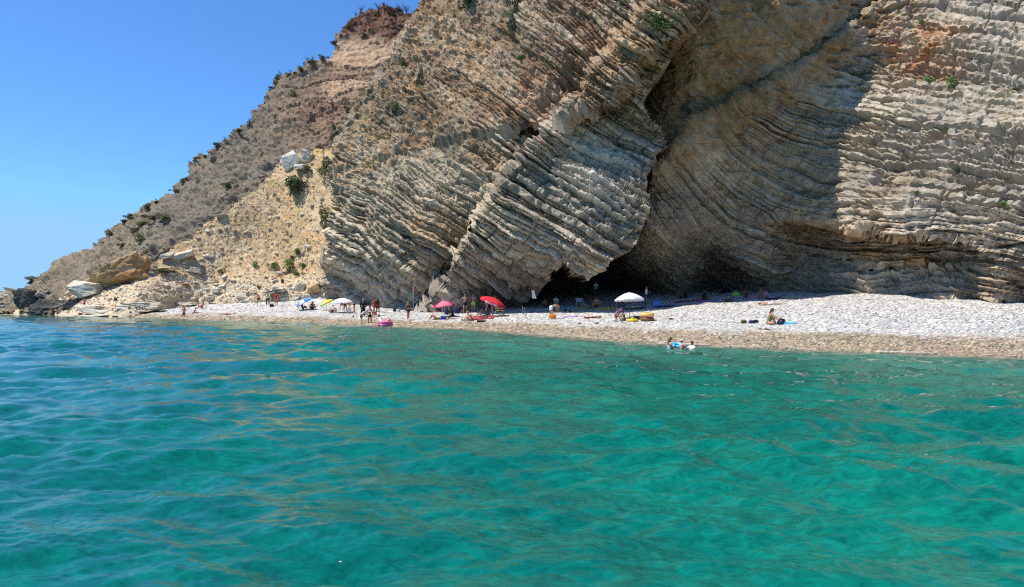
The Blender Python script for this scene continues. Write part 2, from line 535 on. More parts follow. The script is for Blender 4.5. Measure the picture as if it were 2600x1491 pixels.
beds_h = ([(900, 660, 35), (1000, 720, 36), (1200, 700, 34), (1400, 560, 30), (1500, 460, 28), (1560, 360, 25), (1300, 620, 36),
           (1180, 300, 24), (1150, 180, 26), (1300, 240, 38), (1450, 140, 26), (880, 530, 24), (1000, 320, 14), (1360, 360, 48), (1620, 150, 28),
           (840, 700, 48), (1600, 520, 26), (1100, 560, 36), (1050, 450, 26), (1200, 450, 30), (950, 200, 5), (1300, 40, 30), (1650, 60, 35), (1650, 350, 28), (1400, 640, 31), (1480, 640, 29), (1560, 560, 27), (1600, 600, 27), (1340, 680, 33), (1450, 560, 29), (1350, 480, 31), (1250, 560, 33), (1500, 700, 29), (1420, 500, 29)],
          1260, 380, 480, 4)
steps_h = [([(1720, -60), (1560, 120), (1470, 220), (1430, 290), (1340, 400), (1290, 440), (1240, 520), (1210, 570)], 5.5, 11),
           ([(1690, 110), (1600, 200), (1560, 270), (1440, 300)], -2.5, 12)]
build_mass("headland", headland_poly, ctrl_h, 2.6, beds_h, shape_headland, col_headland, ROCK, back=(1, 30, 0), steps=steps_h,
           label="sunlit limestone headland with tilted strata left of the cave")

# ---- cave wall and the bright wall on the right
def shape_cave(P, PX, PY, S, D, N):
    s, a, b, c = strata(P, PX, PY, S + 40 * mound(PX, PY), D, 9.0)
    slab = sstep(0, 60, (2120 - PX) * 0.55 + (210 - PY) * 0.83) * sstep(1640, 1700, PX)   # smooth overhanging bedding plane
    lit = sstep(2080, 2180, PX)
    w = np.clip(0.80 + 0.2 * lit + 0.9 * fbm(P, 6.0, 3, 14.0), 0.2, 1.4) * (1 - 0.75 * slab)
    crag = ridged(P, 4.5, 3, 31.0); knob = ridged(P, 0.95, 3, 36.0)
    h = 0.9 * fbm(P, 12.0, 2, 17.0) + 0.30 * crag + (0.10 + 0.05 * lit + 0.06 * slab) * knob
    h = h + w * ((0.30 - .10 * lit) * b[2] + (0.12 + 0.0 * lit) * b[5] + (0.24 + .12 * lit) * a[2] + (0.07 + .05 * lit) * a[5] + 0.28 * c[2])
    h = h - w * (0.19 + .06 * lit) * sstep(2.2, 0.3, a[4]) - w * (0.34 - .06 * lit) * sstep(3.6, 0.4, b[4])
    h = h + (0.07 + .07 * lit) * gn(P, 0.4, 3.0)
    h = h - 0.2 * w * b[6]
    pock = gn(np.stack([P[..., 0] * .45, P[..., 1] * .45, P[..., 2] * 1.6], -1), .75, 55.0)
    h = h - (0.25 + .45 * lit) * sstep(.22, .5, pock) + 0.3 * slab * ridged(P, 1.8, 3, 57.0) * 1.2
    return h, dict(s=s, a=a, b=b, c=c, w=w, slab=slab, lit=lit)

def col_cave(P, PX, PY, S, D, N, x, h):
    n1 = fbm(P, 6.0, 3, 140.0); n2 = fbm(P, 1.6, 3, 144.0); n3 = fbm(P, 14.0, 2, 148.0)
    C = np.empty(P.shape); C[:] = (0.50, 0.42, 0.315)
    C = mixc(C, (0.58, 0.52, 0.42), 0.35 + 0.8 * x['a'][2] + n1)
    C = mixc(C, (0.31, 0.29, 0.27), np.clip(-n1 * 1.6, 0, 0.8))
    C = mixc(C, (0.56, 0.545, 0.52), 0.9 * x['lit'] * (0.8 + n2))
    C = mixc(C, (0.42, 0.29, 0.165), np.clip((n3 - 0.02) * 3.0, 0, 0.65) * (0.6 + n2) + 0.75 * x['slab'] * (0.8 + 1.3 * n2))
    ru = np.exp(-(((PX - 2340) / 110) ** 2 + ((PY - 130) / 70) ** 2))
    C = mixc(C, (0.46, 0.23, 0.11), ru * (0.75 + 1.6 * n2))
    band = np.exp(-((PY - (612 + 0.18 * (PX - 2050))) / 22) ** 2) * sstep(1950, 2050, PX) * sstep(2480, 2350, PX)
    band = band + np.exp(-((PY - (560 + 0.16 * (PX - 2000))) / 16) ** 2) * sstep(1980, 2080, PX) * sstep(2480, 2300, PX)
    C = mixc(C, (0.45, 0.28, 0.13), band * (0.7 + n2))
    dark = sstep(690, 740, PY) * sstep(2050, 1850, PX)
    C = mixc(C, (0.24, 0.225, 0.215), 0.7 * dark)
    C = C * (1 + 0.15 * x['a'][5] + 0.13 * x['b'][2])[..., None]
    return C

cave_poly = [(1330, -330), (2900, -330), (2900, 800), (2100, 800), (1330, 800)]
bc = [(1700, 746), (1770, 741), (1830, 733), (1900, 738), (2000, 744), (2080, 752), (2200, 756), (2300, 757), (2400, 761), (2600, 765), (2850, 775)]
ctrl_c = [(x, y, hD(x, y) + 0.3) for x, y in bc] + [(x, y + 30, hD(x, y) + 0.3) for x, y in bc]
ctrl_c += [(1350, 750, 102), (1350, 800, 102), (1500, 745, 104), (1590, 746, 98), (1500, 600, 100), (1350, 500, 100), (1600, 660, 79), (1700, 650, 70.5), (1700, 500, 67.5),
           (1650, 400, 67), (1640, 540, 68.5), (1500, 300, 82), (1400, 0, 96), (1600, 100, 76), (1700, 250, 66.5), (1720, 80, 64.5), (1800, 0, 62), (1900, 60, 61.5), (2050, 30, 62.5),
           (1850, 180, 63), (1950, 260, 64.5), (1850, 350, 66), (1800, 500, 68), (1900, 600, 68), (2000, 500, 66), (2050, 380, 65.5), (2090, 220, 66),
           (1900, 690, 70), (2050, 640, 64), (2150, 130, 66), (2200, 60, 66), (2200, 250, 64), (2170, 420, 60.5), (2150, 530, 58.5),
           (2300, 60, 65), (2300, 250, 60), (2300, 400, 56), (2300, 540, 51.5), (2450, 60, 61), (2450, 300, 54.5), (2450, 500, 49.5), (2600, 60, 58), (2600, 300, 51), (2600, 550, 46),
           (2200, 590, 55), (2330, 615, 51.5), (2450, 600, 48.5), (2200, 680, 56), (2330, 680, 52.5), (2500, 680, 47), (2850, 300, 45), (2850, 600, 41),
           (2000, -330, 74), (1700, -330, 70), (2300, -330, 76), (2850, -330, 66), (1350, -330, 116)]
beds_c = ([(1700, 460, 62), (1740, 600, 52), (1850, 600, 32), (1950, 650, 20), (2000, 700, 14), (1800, 700, 34), (1650, 650, 46), (2200, 650, 9), (2400, 650, 4),
           (2100, 400, 4), (2100, 480, 6), (2300, 300, 5), (2500, 300, 4), (2500, 520, 12), (2300, 100, 9), (2500, 100, 7), (1900, 270, 38), (2010, 300, 18), (1800, 350, 50),
           (1860, 500, 44), (2000, 200, 28), (1800, 120, 58), (1900, 120, 52), (2350, 730, -4), (2550, 700, 8), (2250, 500, 6), (2000, 560, 14), (2400, 400, 5), (2600, 400, 8), (1620, 300, 60)],
          2080, 400, 560)
steps_c = [([(2150, 70), (2040, 160), (1900, 240), (1760, 300), (1690, 400)], 1.6, 8)]
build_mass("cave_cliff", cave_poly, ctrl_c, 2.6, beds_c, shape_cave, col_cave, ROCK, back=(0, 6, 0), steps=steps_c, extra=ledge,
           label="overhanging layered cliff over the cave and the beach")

# ---- the far grey slope with the red top
def shape_far(P, PX, PY, S, D, N):
    s, a, b, c = strata(P, PX, PY, S, D, 12.0)
    crag = ridged(P, 9.0, 4, 61.0); knob = ridged(P, 1.8, 3, 66.0)
    pale = sstep(40, 0, np.abs((PY - 200) - 0.0 * PX) - 70) * sstep(800, 860, PX)
    h = 1.6 * fbm(P, 20.0, 3, 63.0) + (1.2 - .8 * pale) * crag + (0.62 - .4 * pale) * knob + 0.25 * b[2] + 0.22 * a[2] - 0.18 * sstep(2.5, .4, a[4]) * (.5 + pale) + 0.16 * gn(P, .7, 3.0)
    return h, dict(a=a, b=b, pale=pale)

def col_far(P, PX, PY, S, D, N, x, h):
    n1 = fbm(P, 12.0, 3, 240.0); n2 = fbm(P, 3.0, 3, 244.0)
    C = np.empty(P.shape); C[:] = (0.32, 0.275, 0.23)
    C = mixc(C, (0.42, 0.37, 0.31), 0.4 + 1.2 * n2)
    C = mixc(C, (0.30, 0.28, 0.25), 0.5 + n1 * 2)
    rose = np.exp(-(((PX - 830) / 110) ** 2 + ((PY - 290) / 110) ** 2))
    C = mixc(C, (0.40, 0.28, 0.22), rose * 0.9)
    pl = x['pale'] * sstep(1040, 980, PX)
    C = mixc(C, (0.70, 0.53, 0.40), pl * (0.62 + 0.5 * x['b'][2] + .5 * x['a'][2]) * 1.3)
    C = mixc(C, (0.36, 0.24, 0.18), pl * np.clip(-x['b'][2], 0, 1))
    red = sstep(118, 88, PY - 0.12 * (PX - 950) + 14 * n2) * sstep(840, 880, PX)
    C = mixc(C, (0.235, 0.125, 0.095), red * 0.9)
    low = sstep(560, 640, PY) * sstep(560, 330, PX)
    C = mixc(C, (0.43, 0.38, 0.30), low * 0.7)
    grn = np.clip(n2 * 2.2 - 0.35 + n1, 0, 0.6)
    C = mixc(C, (0.17, 0.16, 0.09), grn * (1 - .8 * pl) * sstep(1100, 600, PX + PY))
    return C

far_poly = [(-260, 810), (-260, 790), (-60, 766), (0, 757), (60, 748), (95, 733), (125, 705), (140, 690), (165, 672), (215, 640), (232, 622), (300, 585),
            (330, 565), (345, 545), (420, 490), (480, 440), (510, 390), (560, 362), (632, 325), (662, 285), (690, 235), (706, 200), (780, 172), (830, 140),
            (850, 100), (905, 55), (935, 33), (1000, 27), (1065, 35), (1100, -20), (1350, -90), (1350, 600), (900, 810)]
ctrl_f = [(-260, 790, 150), (-100, 797, 116), (0, 797, 107), (0, 757, 118), (215, 640, 122), (300, 700, 110), (480, 440, 133), (690, 235, 142), (850, 100, 152),
          (950, 30, 160), (1000, 200, 142), (850, 350, 124), (700, 400, 120), (500, 560, 114), (400, 640, 110), (200, 720, 107), (100, 785, 102), (300, 795, 99),
          (1250, 300, 142), (1250, -50, 168), (600, 700, 111), (800, 600, 117), (900, 800, 115), (600, 330, 136), (350, 560, 124)]
beds_f = ([(900, 150, -8), (900, 250, 6), (700, 400, -30), (500, 500, -28), (300, 640, -22), (950, 80, -12), (800, 300, 10), (1000, 200, -5), (150, 740, -12), (600, 400, -30)], 560, 400, 560, 3)
build_mass("far_cliff", far_poly, ctrl_f, 2.9, beds_f, shape_far, col_far, ROCK, back=(4, 40, -6), edge=6.0, alb=0.58,
           label="grey brown cliff slope with a red top behind the scree")

# ---- scree slope and the low rocky apron at its foot
def shape_scree(P, PX, PY, S, D, N):
    knob = ridged(P, 1.0, 3, 86.0); kn2 = ridged(P, 2.6, 2, 81.0)
    low = sstep(690, 740, PY)
    ledge = ridged(P * np.array([0.5, 0.5, 1.6]), 1.6, 3, 88.0)
    h = 0.8 * fbm(P, 12.0, 3, 83.0) + 0.10 * kn2 + 0.11 * knob + 0.07 * gn(P, .5, 3.0) + low * 0.35 * ledge
    return h, dict(low=low)

def col_scree(P, PX, PY, S, D, N, x, h):
    n1 = fbm(P, 7.0, 3, 340.0); n2 = fbm(P, 1.0, 3, 344.0); n3 = fbm(P, 3.0, 2, 347.0)
    C = np.empty(P.shape); C[:] = (0.49, 0.395, 0.275)
    C = mixc(C, (0.50, 0.35, 0.20), 0.25 + 1.9 * n1)
    C = mixc(C, (0.60, 0.53, 0.41), np.clip(n2 * 2.0 + .02, 0, .7))
    C = mixc(C, (0.33, 0.25, 0.16), np.clip(-n2 * 1.8 - .1, 0, .6))
    C = mixc(C, (0.58, 0.54, 0.46), x['low'] * 0.75)
    C = mixc(C, (0.36, 0.35, 0.14), np.clip(n3 * 2 - .35, 0, .5) * sstep(650, 500, PY))
    gr = sstep(40, 0, np.abs(PY - 378) ) * sstep(770, 800, PX)
    C = mixc(C, (0.50, 0.36, 0.13), gr * .8)
    return C

scree_poly = [(40, 812), (40, 790), (120, 770), (190, 740), (260, 728), (330, 726), (400, 688), (400, 664), (432, 640), (500, 590), (560, 545), (620, 500),
              (690, 440), (718, 398), (760, 388), (840, 376), (910, 372), (915, 812)]
bs = [(480, 775), (560, 772), (650, 768), (740, 763), (810, 758)]
ctrl_s = [(x, y, hD(x, y)) for x, y in bs] + [(x, y + 30, hD(x, y)) for x, y in bs]
ctrl_s += [(60, 797, 101), (150, 790, 97), (250, 795, 92), (340, 792, 90), (340, 760, 93), (200, 750, 100), (300, 735, 98), (420, 700, 102), (450, 650, 105), (600, 520, 110),
           (720, 400, 117), (840, 385, 114), (870, 500, 107), (860, 620, 100), (650, 650, 106), (550, 720, 103.5), (700, 550, 110), (900, 380, 115), (760, 690, 103.5)]
beds_s = ([(400, 700, 0), (700, 500, 0), (800, 700, 0), (600, 650, 0)], 500, 600, 400, 2)
build_mass("scree_slope", scree_poly, ctrl_s, 2.9, beds_s, shape_scree, col_scree, EARTH, back=(0, 10, -4), edge=6.0,
           alb=0.93,
           label="tan scree slope of loose stones running down to the beach")
print("masses", round(time.time() - T0, 1))

# ------------------------------------------------------------------ beach
def build_beach():
    pxs = np.concatenate([np.arange(-300, 0, 20), np.arange(0, 2640, 4.6), np.arange(2640, 4200, 26)])
    Ys = np.exp(np.linspace(math.log(9.0), math.log(135.0), 430))
    PXg, Yg = np.meshgrid(pxs, Ys)
    X = (PXg - CX) / F * Yg
    d = shore_d(X, Yg)
    z = ground(X, Yg)
    P = np.stack([X, Yg, 0 * X], -1)
    wetw = np.interp(X, [-35, -10, 0, 15], [2.0, 2.6, 3.0, 4.6]) + 1.6 * gn(P, 3.0, 2.0) + .9 * gn(P, .8, 4.0)
    wet = sstep(0.7, -0.7, d - wetw)
    peb = np.abs(gn(P, 0.22, 9.0)); peb2 = gn(P, 0.5, 19.0)
    land = sstep(-1.0, 0.3, d)
    z = z + land * (0.05 * peb + 0.03 * peb2) + land * 0.10 * gn(P, 4.0, 5.0) + land * 0.05 * gn(P, 1.6, 5.0)
    z = z + 0.07 * np.exp(-((d - wetw - 0.5) / 0.7) ** 2)          # little berm left by the last swash
    C = np.empty(P.shape); C[:] = (0.53, 0.51, 0.475)
    sp = rng.normal(size=X.shape)
    C = C * (1 + 0.30 * np.clip(sp, -2.2, 1.8))[..., None]
    C = mixc(C, (0.40, 0.40, 0.41), np.clip(gn(P, 1.4, 33.0) * 1.2 - .1, 0, .5))
    mid = sstep(3.0, -0.5, d - wetw)
    C = mixc(C, (0.49, 0.455, 0.39), mid * 0.6)
    W = np.empty(P.shape); W[:] = (0.33, 0.262, 0.178)
    W = W * (1 + 0.42 * np.clip(sp, -2, 2.4))[..., None]
    W = mixc(W, (0.36, 0.25, 0.18), np.clip(gn(P, 2.5, 3.0), 0, .6))
    C = C * (1 - wet[..., None]) + W * wet[..., None]
    C = np.clip(C, 0.05, 0.85)
    V = np.stack([X, Yg, z], -1)
    k = d > -14
    kc = k[:-1, :-1] & k[1:, :-1] & k[:-1, 1:] & k[1:, 1:]
    H, Wd = X.shape
    idx = np.arange(H * Wd).reshape(H, Wd)
    q = np.stack([idx[:-1, :-1], idx[:-1, 1:], idx[1:, 1:], idx[1:, :-1]], -1)[kc]
    used = np.unique(q); re = np.full(H * Wd, -1, np.int64); re[used] = np.arange(len(used))
    me = mesh_np("beach", V.reshape(-1, 3)[used], re[q])
    set_col(me, C.reshape(-1, 3)[used])
    m = pebble_mat("pebble_beach")
    o = link("beach", me, m)
    tag(o, "white pebble beach with a wet brown band at the waterline", None, None, 'structure')
build_beach()

# ------------------------------------------------------------------ sea
def build_sea():
    pys = np.concatenate([np.linspace(1600, 1491, 14), np.linspace(1489, 900, 250), np.linspace(898, 800, 130), np.linspace(799, 779, 24)])
    Ys = -CAMZ / ray(np.full(pys.shape, 1300.0), pys)[1]
    Ys = np.concatenate([[-60, -20, -5, 1.5], Ys, [240, 400, 800, 1600, 3500, 8000]])
    pxs = np.concatenate([np.linspace(-9000, -400, 16), np.linspace(-250, -12, 14), np.linspace(-8, 2608, 590), np.linspace(2620, 2900, 14), np.linspace(3100, 9000, 14)])
    PXg, Yg = np.meshgrid(pxs, Ys)
    Yw = np.maximum(Yg, 4.0)
    X = (PXg - CX) / F * Yw
    dYr = np.abs(np.gradient(Ys))[:, None] + 0 * X
    dXr = np.abs(np.gradient(pxs))[None, :] / F * Yw
    res = np.maximum(np.minimum(dYr, 1e3) * 0.8, dXr)
    z = 0 * X; sx = 0 * X
    r = np.random.default_rng(21)
    n = 104
    lam = np.exp(np.linspace(math.log(0.085), math.log(7.0), n))
    # two crossing families, both running roughly towards the shore
    for i, L in enumerate(lam):
        fam = i % 3
        mean = (62, 118, 90)[fam]; spread = 14 + 26 * (1 - i / n)
        a = math.radians(mean + r.normal() * spread)
        k = 2 * math.pi / L
        amp = (0.0056 if L < .8 else 0.0070) * L ** 0.80 * (1.0 if L < 3 else 0.8) * (1.55 if 0.45 < L < 3.0 else 1.0)
        ph = r.uniform(0, 2 * math.pi)
        vis = sstep(2.0, 4.0, L / res)
        wob = 0.9 * gn(np.stack([X, Yg, 0 * X + i], -1), max(L * 4.0, 2.5), i * 3.1) if L > 0.6 else 0
        arg = k * (X * math.cos(a) + Yg * math.sin(a)) + ph + 3.0 * wob
        w = np.sin(arg)
        z = z + amp * vis * (w + 0.28 * np.cos(2 * arg))
    # long diverging wake crests left and right of the boat, running away from the viewer
    Pq = np.stack([X, Yg, 0 * X], -1)
    lft = sstep(1.5, -4.0, X) * sstep(60, 22, Yg); rgt = sstep(0.0, 4.0, X) * sstep(48, 16, Yg)
    for L, am in ((0.62, .0065), (0.95, .011), (1.45, .018), (2.1, .024), (3.3, .034)):
        k = 2 * math.pi / L; vis = sstep(2.0, 4.0, L / res)
        for (nx, ny, env, o_) in ((.84, -.54, lft, 0.0), (.93, -.37, lft, 7.0), (.97, .22, rgt, 3.0), (.90, .43, rgt, 11.0)):
            mod = np.clip(.35 + 1.3 * gn(Pq, 3.2 * max(L, .8), o_ + L), 0, 1.4)
            ph = k * (X * nx + Yg * ny) + 2.6 * gn(Pq, 5.5, o_ + 2 * L) + o_
            w = np.sin(ph)
            z = z + (1.0 if o_ in (0.0, 7.0) else 1.45) * am * vis * env * mod * (w + .35 * np.cos(2 * ph))
    d = shore_d(X, Yg)
    gust = 0.75 + 0.5 * gn(np.stack([X, Yg, 0 * X], -1), 9.0, 2.0)
    z = z * (0.12 + 0.88 * sstep(0.0, -7.0, d)) * gust * 0.92
    P = np.stack([X, Yg, 0 * X], -1)
    n1 = fbm(P, 6.0, 3, 3.0); n2 = fbm(P * np.array([1, .55, 1]), 1.1, 3, 8.0)
    dp = -d
    C = np.empty(P.shape); C[:] = (0.001, 0.124, 0.091)
    deep = sstep(6, -30, X + 0.25 * Yg - 4) 
    C = mixc(C, (0.001, 0.080, 0.125), deep * 0.95)
    C = mixc(C, (0.004, 0.20, 0.14), 0.7 * np.clip(n1 + .1, 0, .5) + 0.6 * np.clip(n2, 0, .5))
    C = mixc(C, (0.002, 0.095, 0.085), .8 * np.clip(-n1, 0, .5) + .5 * np.clip(-n2, 0, .5))
    C = mixc(C, (0.07, 0.21, 0.155), sstep(16, 1.0, dp) * 0.75)
    C = mixc(C, (0.17, 0.20, 0.13), sstep(3.0, 0.3, dp) * 0.7)
    shal = sstep(3.4, 0.2, dp) * 0.9
    fo = .85 * np.exp(-((dp - 0.3 - 0.9 * gn(P, 2.2, 6.0) - .4 * gn(P, .7, 8.0)) / 0.22) ** 2) * sstep(-6, 14, X) * sstep(-.1, .35, gn(P, 1.3, 12.0))
    fo = np.maximum(fo, 0.4 * np.exp(-((dp - 0.1 - 0.3 * gn(P, 3.2, 16.0)) / 0.12) ** 2) * sstep(0, .3, gn(P, 2.5, 22.0) + .05))
    V = np.stack([X, Yg, z], -1)
    k = d < 3.5
    kc = k[:-1, :-1] | k[1:, :-1] | k[:-1, 1:] | k[1:, 1:]
    H, W = X.shape
    idx = np.arange(H * W).reshape(H, W)
    q = np.stack([idx[:-1, :-1], idx[:-1, 1:], idx[1:, 1:], idx[1:, :-1]], -1)[kc]
    used = np.unique(q); re = np.full(H * W, -1, np.int64); re[used] = np.arange(len(used))
    me = mesh_np("sea", V.reshape(-1, 3)[used], re[q], smooth=True)
    set_col(me, C.reshape(-1, 3)[used])
    set_f(me, shal.ravel()[used], "shallow"); set_f(me, np.clip(fo, 0, 1).ravel()[used], "foam")
    m, nt, b = nodes("sea_water")
    L = nt.links.new
    ca = nt.nodes.new("ShaderNodeAttribute"); ca.attribute_name = "Col"
    geo = nt.nodes.new("ShaderNodeNewGeometry")
    mp = nt.nodes.new("ShaderNodeMapping"); mp.inputs["Scale"].default_value = (1.0, 1.7, 1.0)
    mp.inputs["Rotation"].default_value = (0, 0, 0.25)
    L(geo.outputs["Position"], mp.inputs["Vector"])
    n_a = nt.nodes.new("ShaderNodeTexNoise"); n_a.inputs["Scale"].default_value = 2.6; n_a.inputs["Detail"].default_value = 6; n_a.inputs["Roughness"].default_value = 0.62; n_a.inputs["Distortion"].default_value = 0.8
    L(mp.outputs[0], n_a.inputs["Vector"])
    bp = nt.nodes.new("ShaderNodeBump"); bp.inputs["Strength"].default_value = 0.16; bp.inputs["Distance"].default_value = 0.05
    n_c = nt.nodes.new("ShaderNodeTexNoise"); n_c.inputs["Scale"].default_value = 7.5; n_c.inputs["Detail"].default_value = 4; n_c.inputs["Distortion"].default_value = 1.2
    L(mp.outputs[0], n_c.inputs["Vector"])
    bq = nt.nodes.new("ShaderNodeBump"); bq.inputs["Strength"].default_value = 0.2; bq.inputs["Distance"].default_value = 0.02
    L(n_c.outputs["Fac"], bq.inputs["Height"]); L(bq.outputs[0], bp.inputs["Normal"])
    L(n_a.outputs["Fac"], bp.inputs["Height"])
    # noise brightens and darkens the water colour, standing in for caustic light
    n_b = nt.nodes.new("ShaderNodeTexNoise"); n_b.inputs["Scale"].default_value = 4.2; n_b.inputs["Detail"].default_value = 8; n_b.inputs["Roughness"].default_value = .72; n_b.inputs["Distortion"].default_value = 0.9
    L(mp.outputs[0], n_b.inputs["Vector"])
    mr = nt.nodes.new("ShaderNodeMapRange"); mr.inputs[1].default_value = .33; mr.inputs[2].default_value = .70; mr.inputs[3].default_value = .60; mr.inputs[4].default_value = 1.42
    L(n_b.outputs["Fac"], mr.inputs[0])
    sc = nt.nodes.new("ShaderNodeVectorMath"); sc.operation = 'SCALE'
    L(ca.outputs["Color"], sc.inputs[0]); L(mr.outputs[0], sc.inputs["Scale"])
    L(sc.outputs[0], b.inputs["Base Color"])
    b.inputs["Roughness"].default_value = 0.05
    b.inputs["IOR"].default_value = 1.333
    b.inputs["Specular IOR Level"].default_value = 0.38
    L(bp.outputs["Normal"], b.inputs["Normal"])
    tr = nt.nodes.new("ShaderNodeBsdfTransparent")
    sh = nt.nodes.new("ShaderNodeAttribute"); sh.attribute_name = "shallow"
    m1 = nt.nodes.new("ShaderNodeMixShader")
    L(sh.outputs["Fac"], m1.inputs[0]); L(b.outputs[0], m1.inputs[1]); L(tr.outputs[0], m1.inputs[2])
    df = nt.nodes.new("ShaderNodeBsdfDiffuse"); df.inputs[0].default_value = (.78, .8, .8, 1)
    fa = nt.nodes.new("ShaderNodeAttribute"); fa.attribute_name = "foam"
    m2 = nt.nodes.new("ShaderNodeMixShader")
    L(fa.outputs["Fac"], m2.inputs[0]); L(m1.outputs[0], m2.inputs[1]); L(df.outputs[0], m2.inputs[2])
    L(m2.outputs[0], nt.nodes["Material Output"].inputs[0])
    o = link("sea", me, m)
    tag(o, "clear turquoise sea rippled by small waves", None, None, 'structure')
build_sea()
print("setting", round(time.time() - T0, 1))
# ------------------------------------------------------------------ boulders and stones
def ico(sub):
    bm = bmesh.new(); bmesh.ops.create_icosphere(bm, subdivisions=sub, radius=1.0)
    V = np.array([v.co[:] for v in bm.verts]); Fc = np.array([[v.index for v in f.verts] for f in bm.faces]); bm.free()
    return V, Fc
ICO = {k: ico(k) for k in (1, 2, 3, 4, 5)}

def rock_shape(seed, sub, facets=11, rough=0.05, layers=0.0):
    r = np.random.default_rng(seed)
    V, Fc = ICO[sub]
    n = r.normal(size=(facets, 3)); n /= np.linalg.norm(n, axis=1)[:, None]
    n = np.concatenate([n, [[0, 0, 1], [0, 0, -1], [1, 0, .1], [-1, 0, .1], [0, 1, .1], [0, -1, .1]]])
    d = r.uniform(0.62, 0.98, len(n))
    c = V @ n.T
    rad = np.min(np.where(c > 0.05, d / np.maximum(c, 0.05), 9), 1)
    V = V * np.minimum(rad, 1.25)[:, None]
    if sub >= 3:
        V = V + .02 * np.stack([gn(V + seed, .5, k * 4.0) for k in range(3)], -1)
        h = fbm(V + seed, 0.9, 4, seed * 1.7) * rough * 2.2 + rough * ridged(V + seed, 0.45, 2, seed * .7)
        if layers:
            zz = V[:, 2] * 7 + 1.2 * gn(V, 0.9, seed)
            h = h + layers * (np.abs((zz % 1) - .5) < .33) - layers * .5
        V = V * (1 + h)[:, None]
    return V, Fc

def stone_col(V, base, second, seed, f=0.5, third=None):
    n = fbm(V, 0.8, 3, seed + .3)
    C = np.empty(V.shape); C[:] = base
    C = mixc(C, second, sstep(-.15, .25, n + (f - .5)))
    if third is not None:
        C = mixc(C, third, sstep(.05, .35, gn(V, 0.5, seed + 9.1)))
    return C

STONE = attr_mat("loose_rock", rough=0.9, sc=3.0, var=0.22, bump=0.5, bdist=0.05)
def rot3(rx, ry, rz):
    return np.array(Euler((rx, ry, rz)).to_matrix())

def boulder(px, py, wpx, hpx, mass, label, base, second, seed, tilt=0.0, depth=0.8, f=.5, rough=.06, facets=10, third=None, name="boulder", D=None, layers=0.0, sink=0.25, group=None, flat=True):
    p = on_mass(mass, px, py) if mass else (hit(px, py) if D is None else Vector(at(px, py, D)))
    k = p.y / F
    w, h = wpx * k, hpx * k
    V, Fc = rock_shape(seed, 5 if wpx > 44 else 4, facets, rough, layers)
    S = np.array([w / 1.75, w / 1.75 * depth, h / 1.6])
    C = stone_col(V, base, second, seed, f, third)
    V = (V * S) @ rot3(0, math.radians(tilt), 0).T
    me = mesh_np(name, V, Fc, smooth=not flat); set_col(me, C)
    o = link(name, me, STONE)
    o.location = p + Vector((0, 0, h * (0.5 - sink) if not mass else 0))
    if mass: o.location = p + Vector((0, -0.15 * w, 0))
    tag(o, label, "boulder" if name == "boulder" else "rock", group)
    return o

PALE, CREAM, OCHRE, GREY, DARK = (.56, .52, .44), (.54, .46, .33), (.42, .26, .115), (.30, .28, .25), (.075, .07, .062)
boulder(314, 705, 150, 66, "scree_slope", "huge ochre boulder with a white left face resting on the foot of the scree", OCHRE, CREAM, 3, tilt=-24, f=.42, rough=.10, third=(.33, .19, .08), depth=.6)
boulder(236, 742, 96, 38, "scree_slope", "flat cream slab lying just below the huge ochre boulder", PALE, CREAM, 5, tilt=6, rough=.05)
boulder(467, 650, 58, 17, "scree_slope", "long white slab tilted on the scree above the huge ochre boulder", PALE, CREAM, 8, tilt=-20)
boulder(430, 652, 36, 16, "scree_slope", "small brownish slab touching the left end of the tilted white slab", CREAM, GREY, 9, tilt=-8)
boulder(745, 410, 48, 46, "scree_slope", "biggest white boulder at the very top of the scree", PALE, (.6, .57, .5), 14, tilt=-38, rough=.04)
boulder(783, 402, 34, 30, "scree_slope", "broken white block right of the biggest white boulder at the scree top", PALE, CREAM, 17, rough=.14)
boulder(772, 428, 40, 16, "scree_slope", "low white rubble block under the two white boulders of the scree top", PALE, CREAM, 18, rough=.14)
boulder(762, 736, 36, 22, "scree_slope", "pale angular boulder left of the tan one by the headland foot", PALE, CREAM, 21, tilt=-18)
boulder(800, 738, 36, 26, "scree_slope", "tan ochre boulder wedged against the foot of the headland", OCHRE, CREAM, 22, tilt=-8)
boulder(708, 747, 50, 10, "scree_slope", "flat dark slab behind the three standing bathers", GREY, DARK, 23, tilt=-6)
boulder(610, 750, 36, 13, "scree_slope", "flat pale slab tipping right, left of the three standing bathers", PALE, CREAM, 24, tilt=14)
boulder(554, 741, 26, 14, "scree_slope", "white block above the beach in the middle of the scree foot", PALE, CREAM, 25)
boulder(562, 767, 22, 13, None, "grey rounded boulder on the upper edge of the pebbles, left part", GREY, PALE, 26)
boulder(536, 757, 24, 9, "scree_slope", "cream block just above the grey rounded boulder", CREAM, PALE, 27)
boulder(566, 548, 30, 9, "scree_slope", "short grey ledge stone on the left edge of the scree, above mid height", GREY, CREAM, 29, tilt=-10)
boulder(470, 728, 22, 14, "scree_slope", "dark rusty rock in the orange patch of the lower scree", (.2, .12, .06), OCHRE, 30)
boulder(498, 688, 36, 15, "scree_slope", "grey flat rock above the orange patch of the lower scree", GREY, CREAM, 31, tilt=8)
boulder(76, 768, 50, 66, "scree_slope", "tall black rock standing in the water at the left end, overhanging", DARK, (.14, .125, .10), 40, tilt=-14, rough=.16, f=.35)
boulder(140, 781, 74, 40, "scree_slope", "broad black rock right of the tall black rock at the waterline", DARK, (.15, .13, .11), 41, rough=.16, f=.35)
boulder(190, 772, 46, 22, "scree_slope", "dark ledge between the broad black rock and the layered white rock", DARK, GREY, 42, rough=.12)
boulder(112, 748, 34, 18, "scree_slope", "knobby dark rock on top of the broad black rock", DARK, GREY, 43, rough=.16)
boulder(118, 789, 30, 20, "scree_slope", "small orange rock at the water between the two black rocks", CREAM, OCHRE, 44)
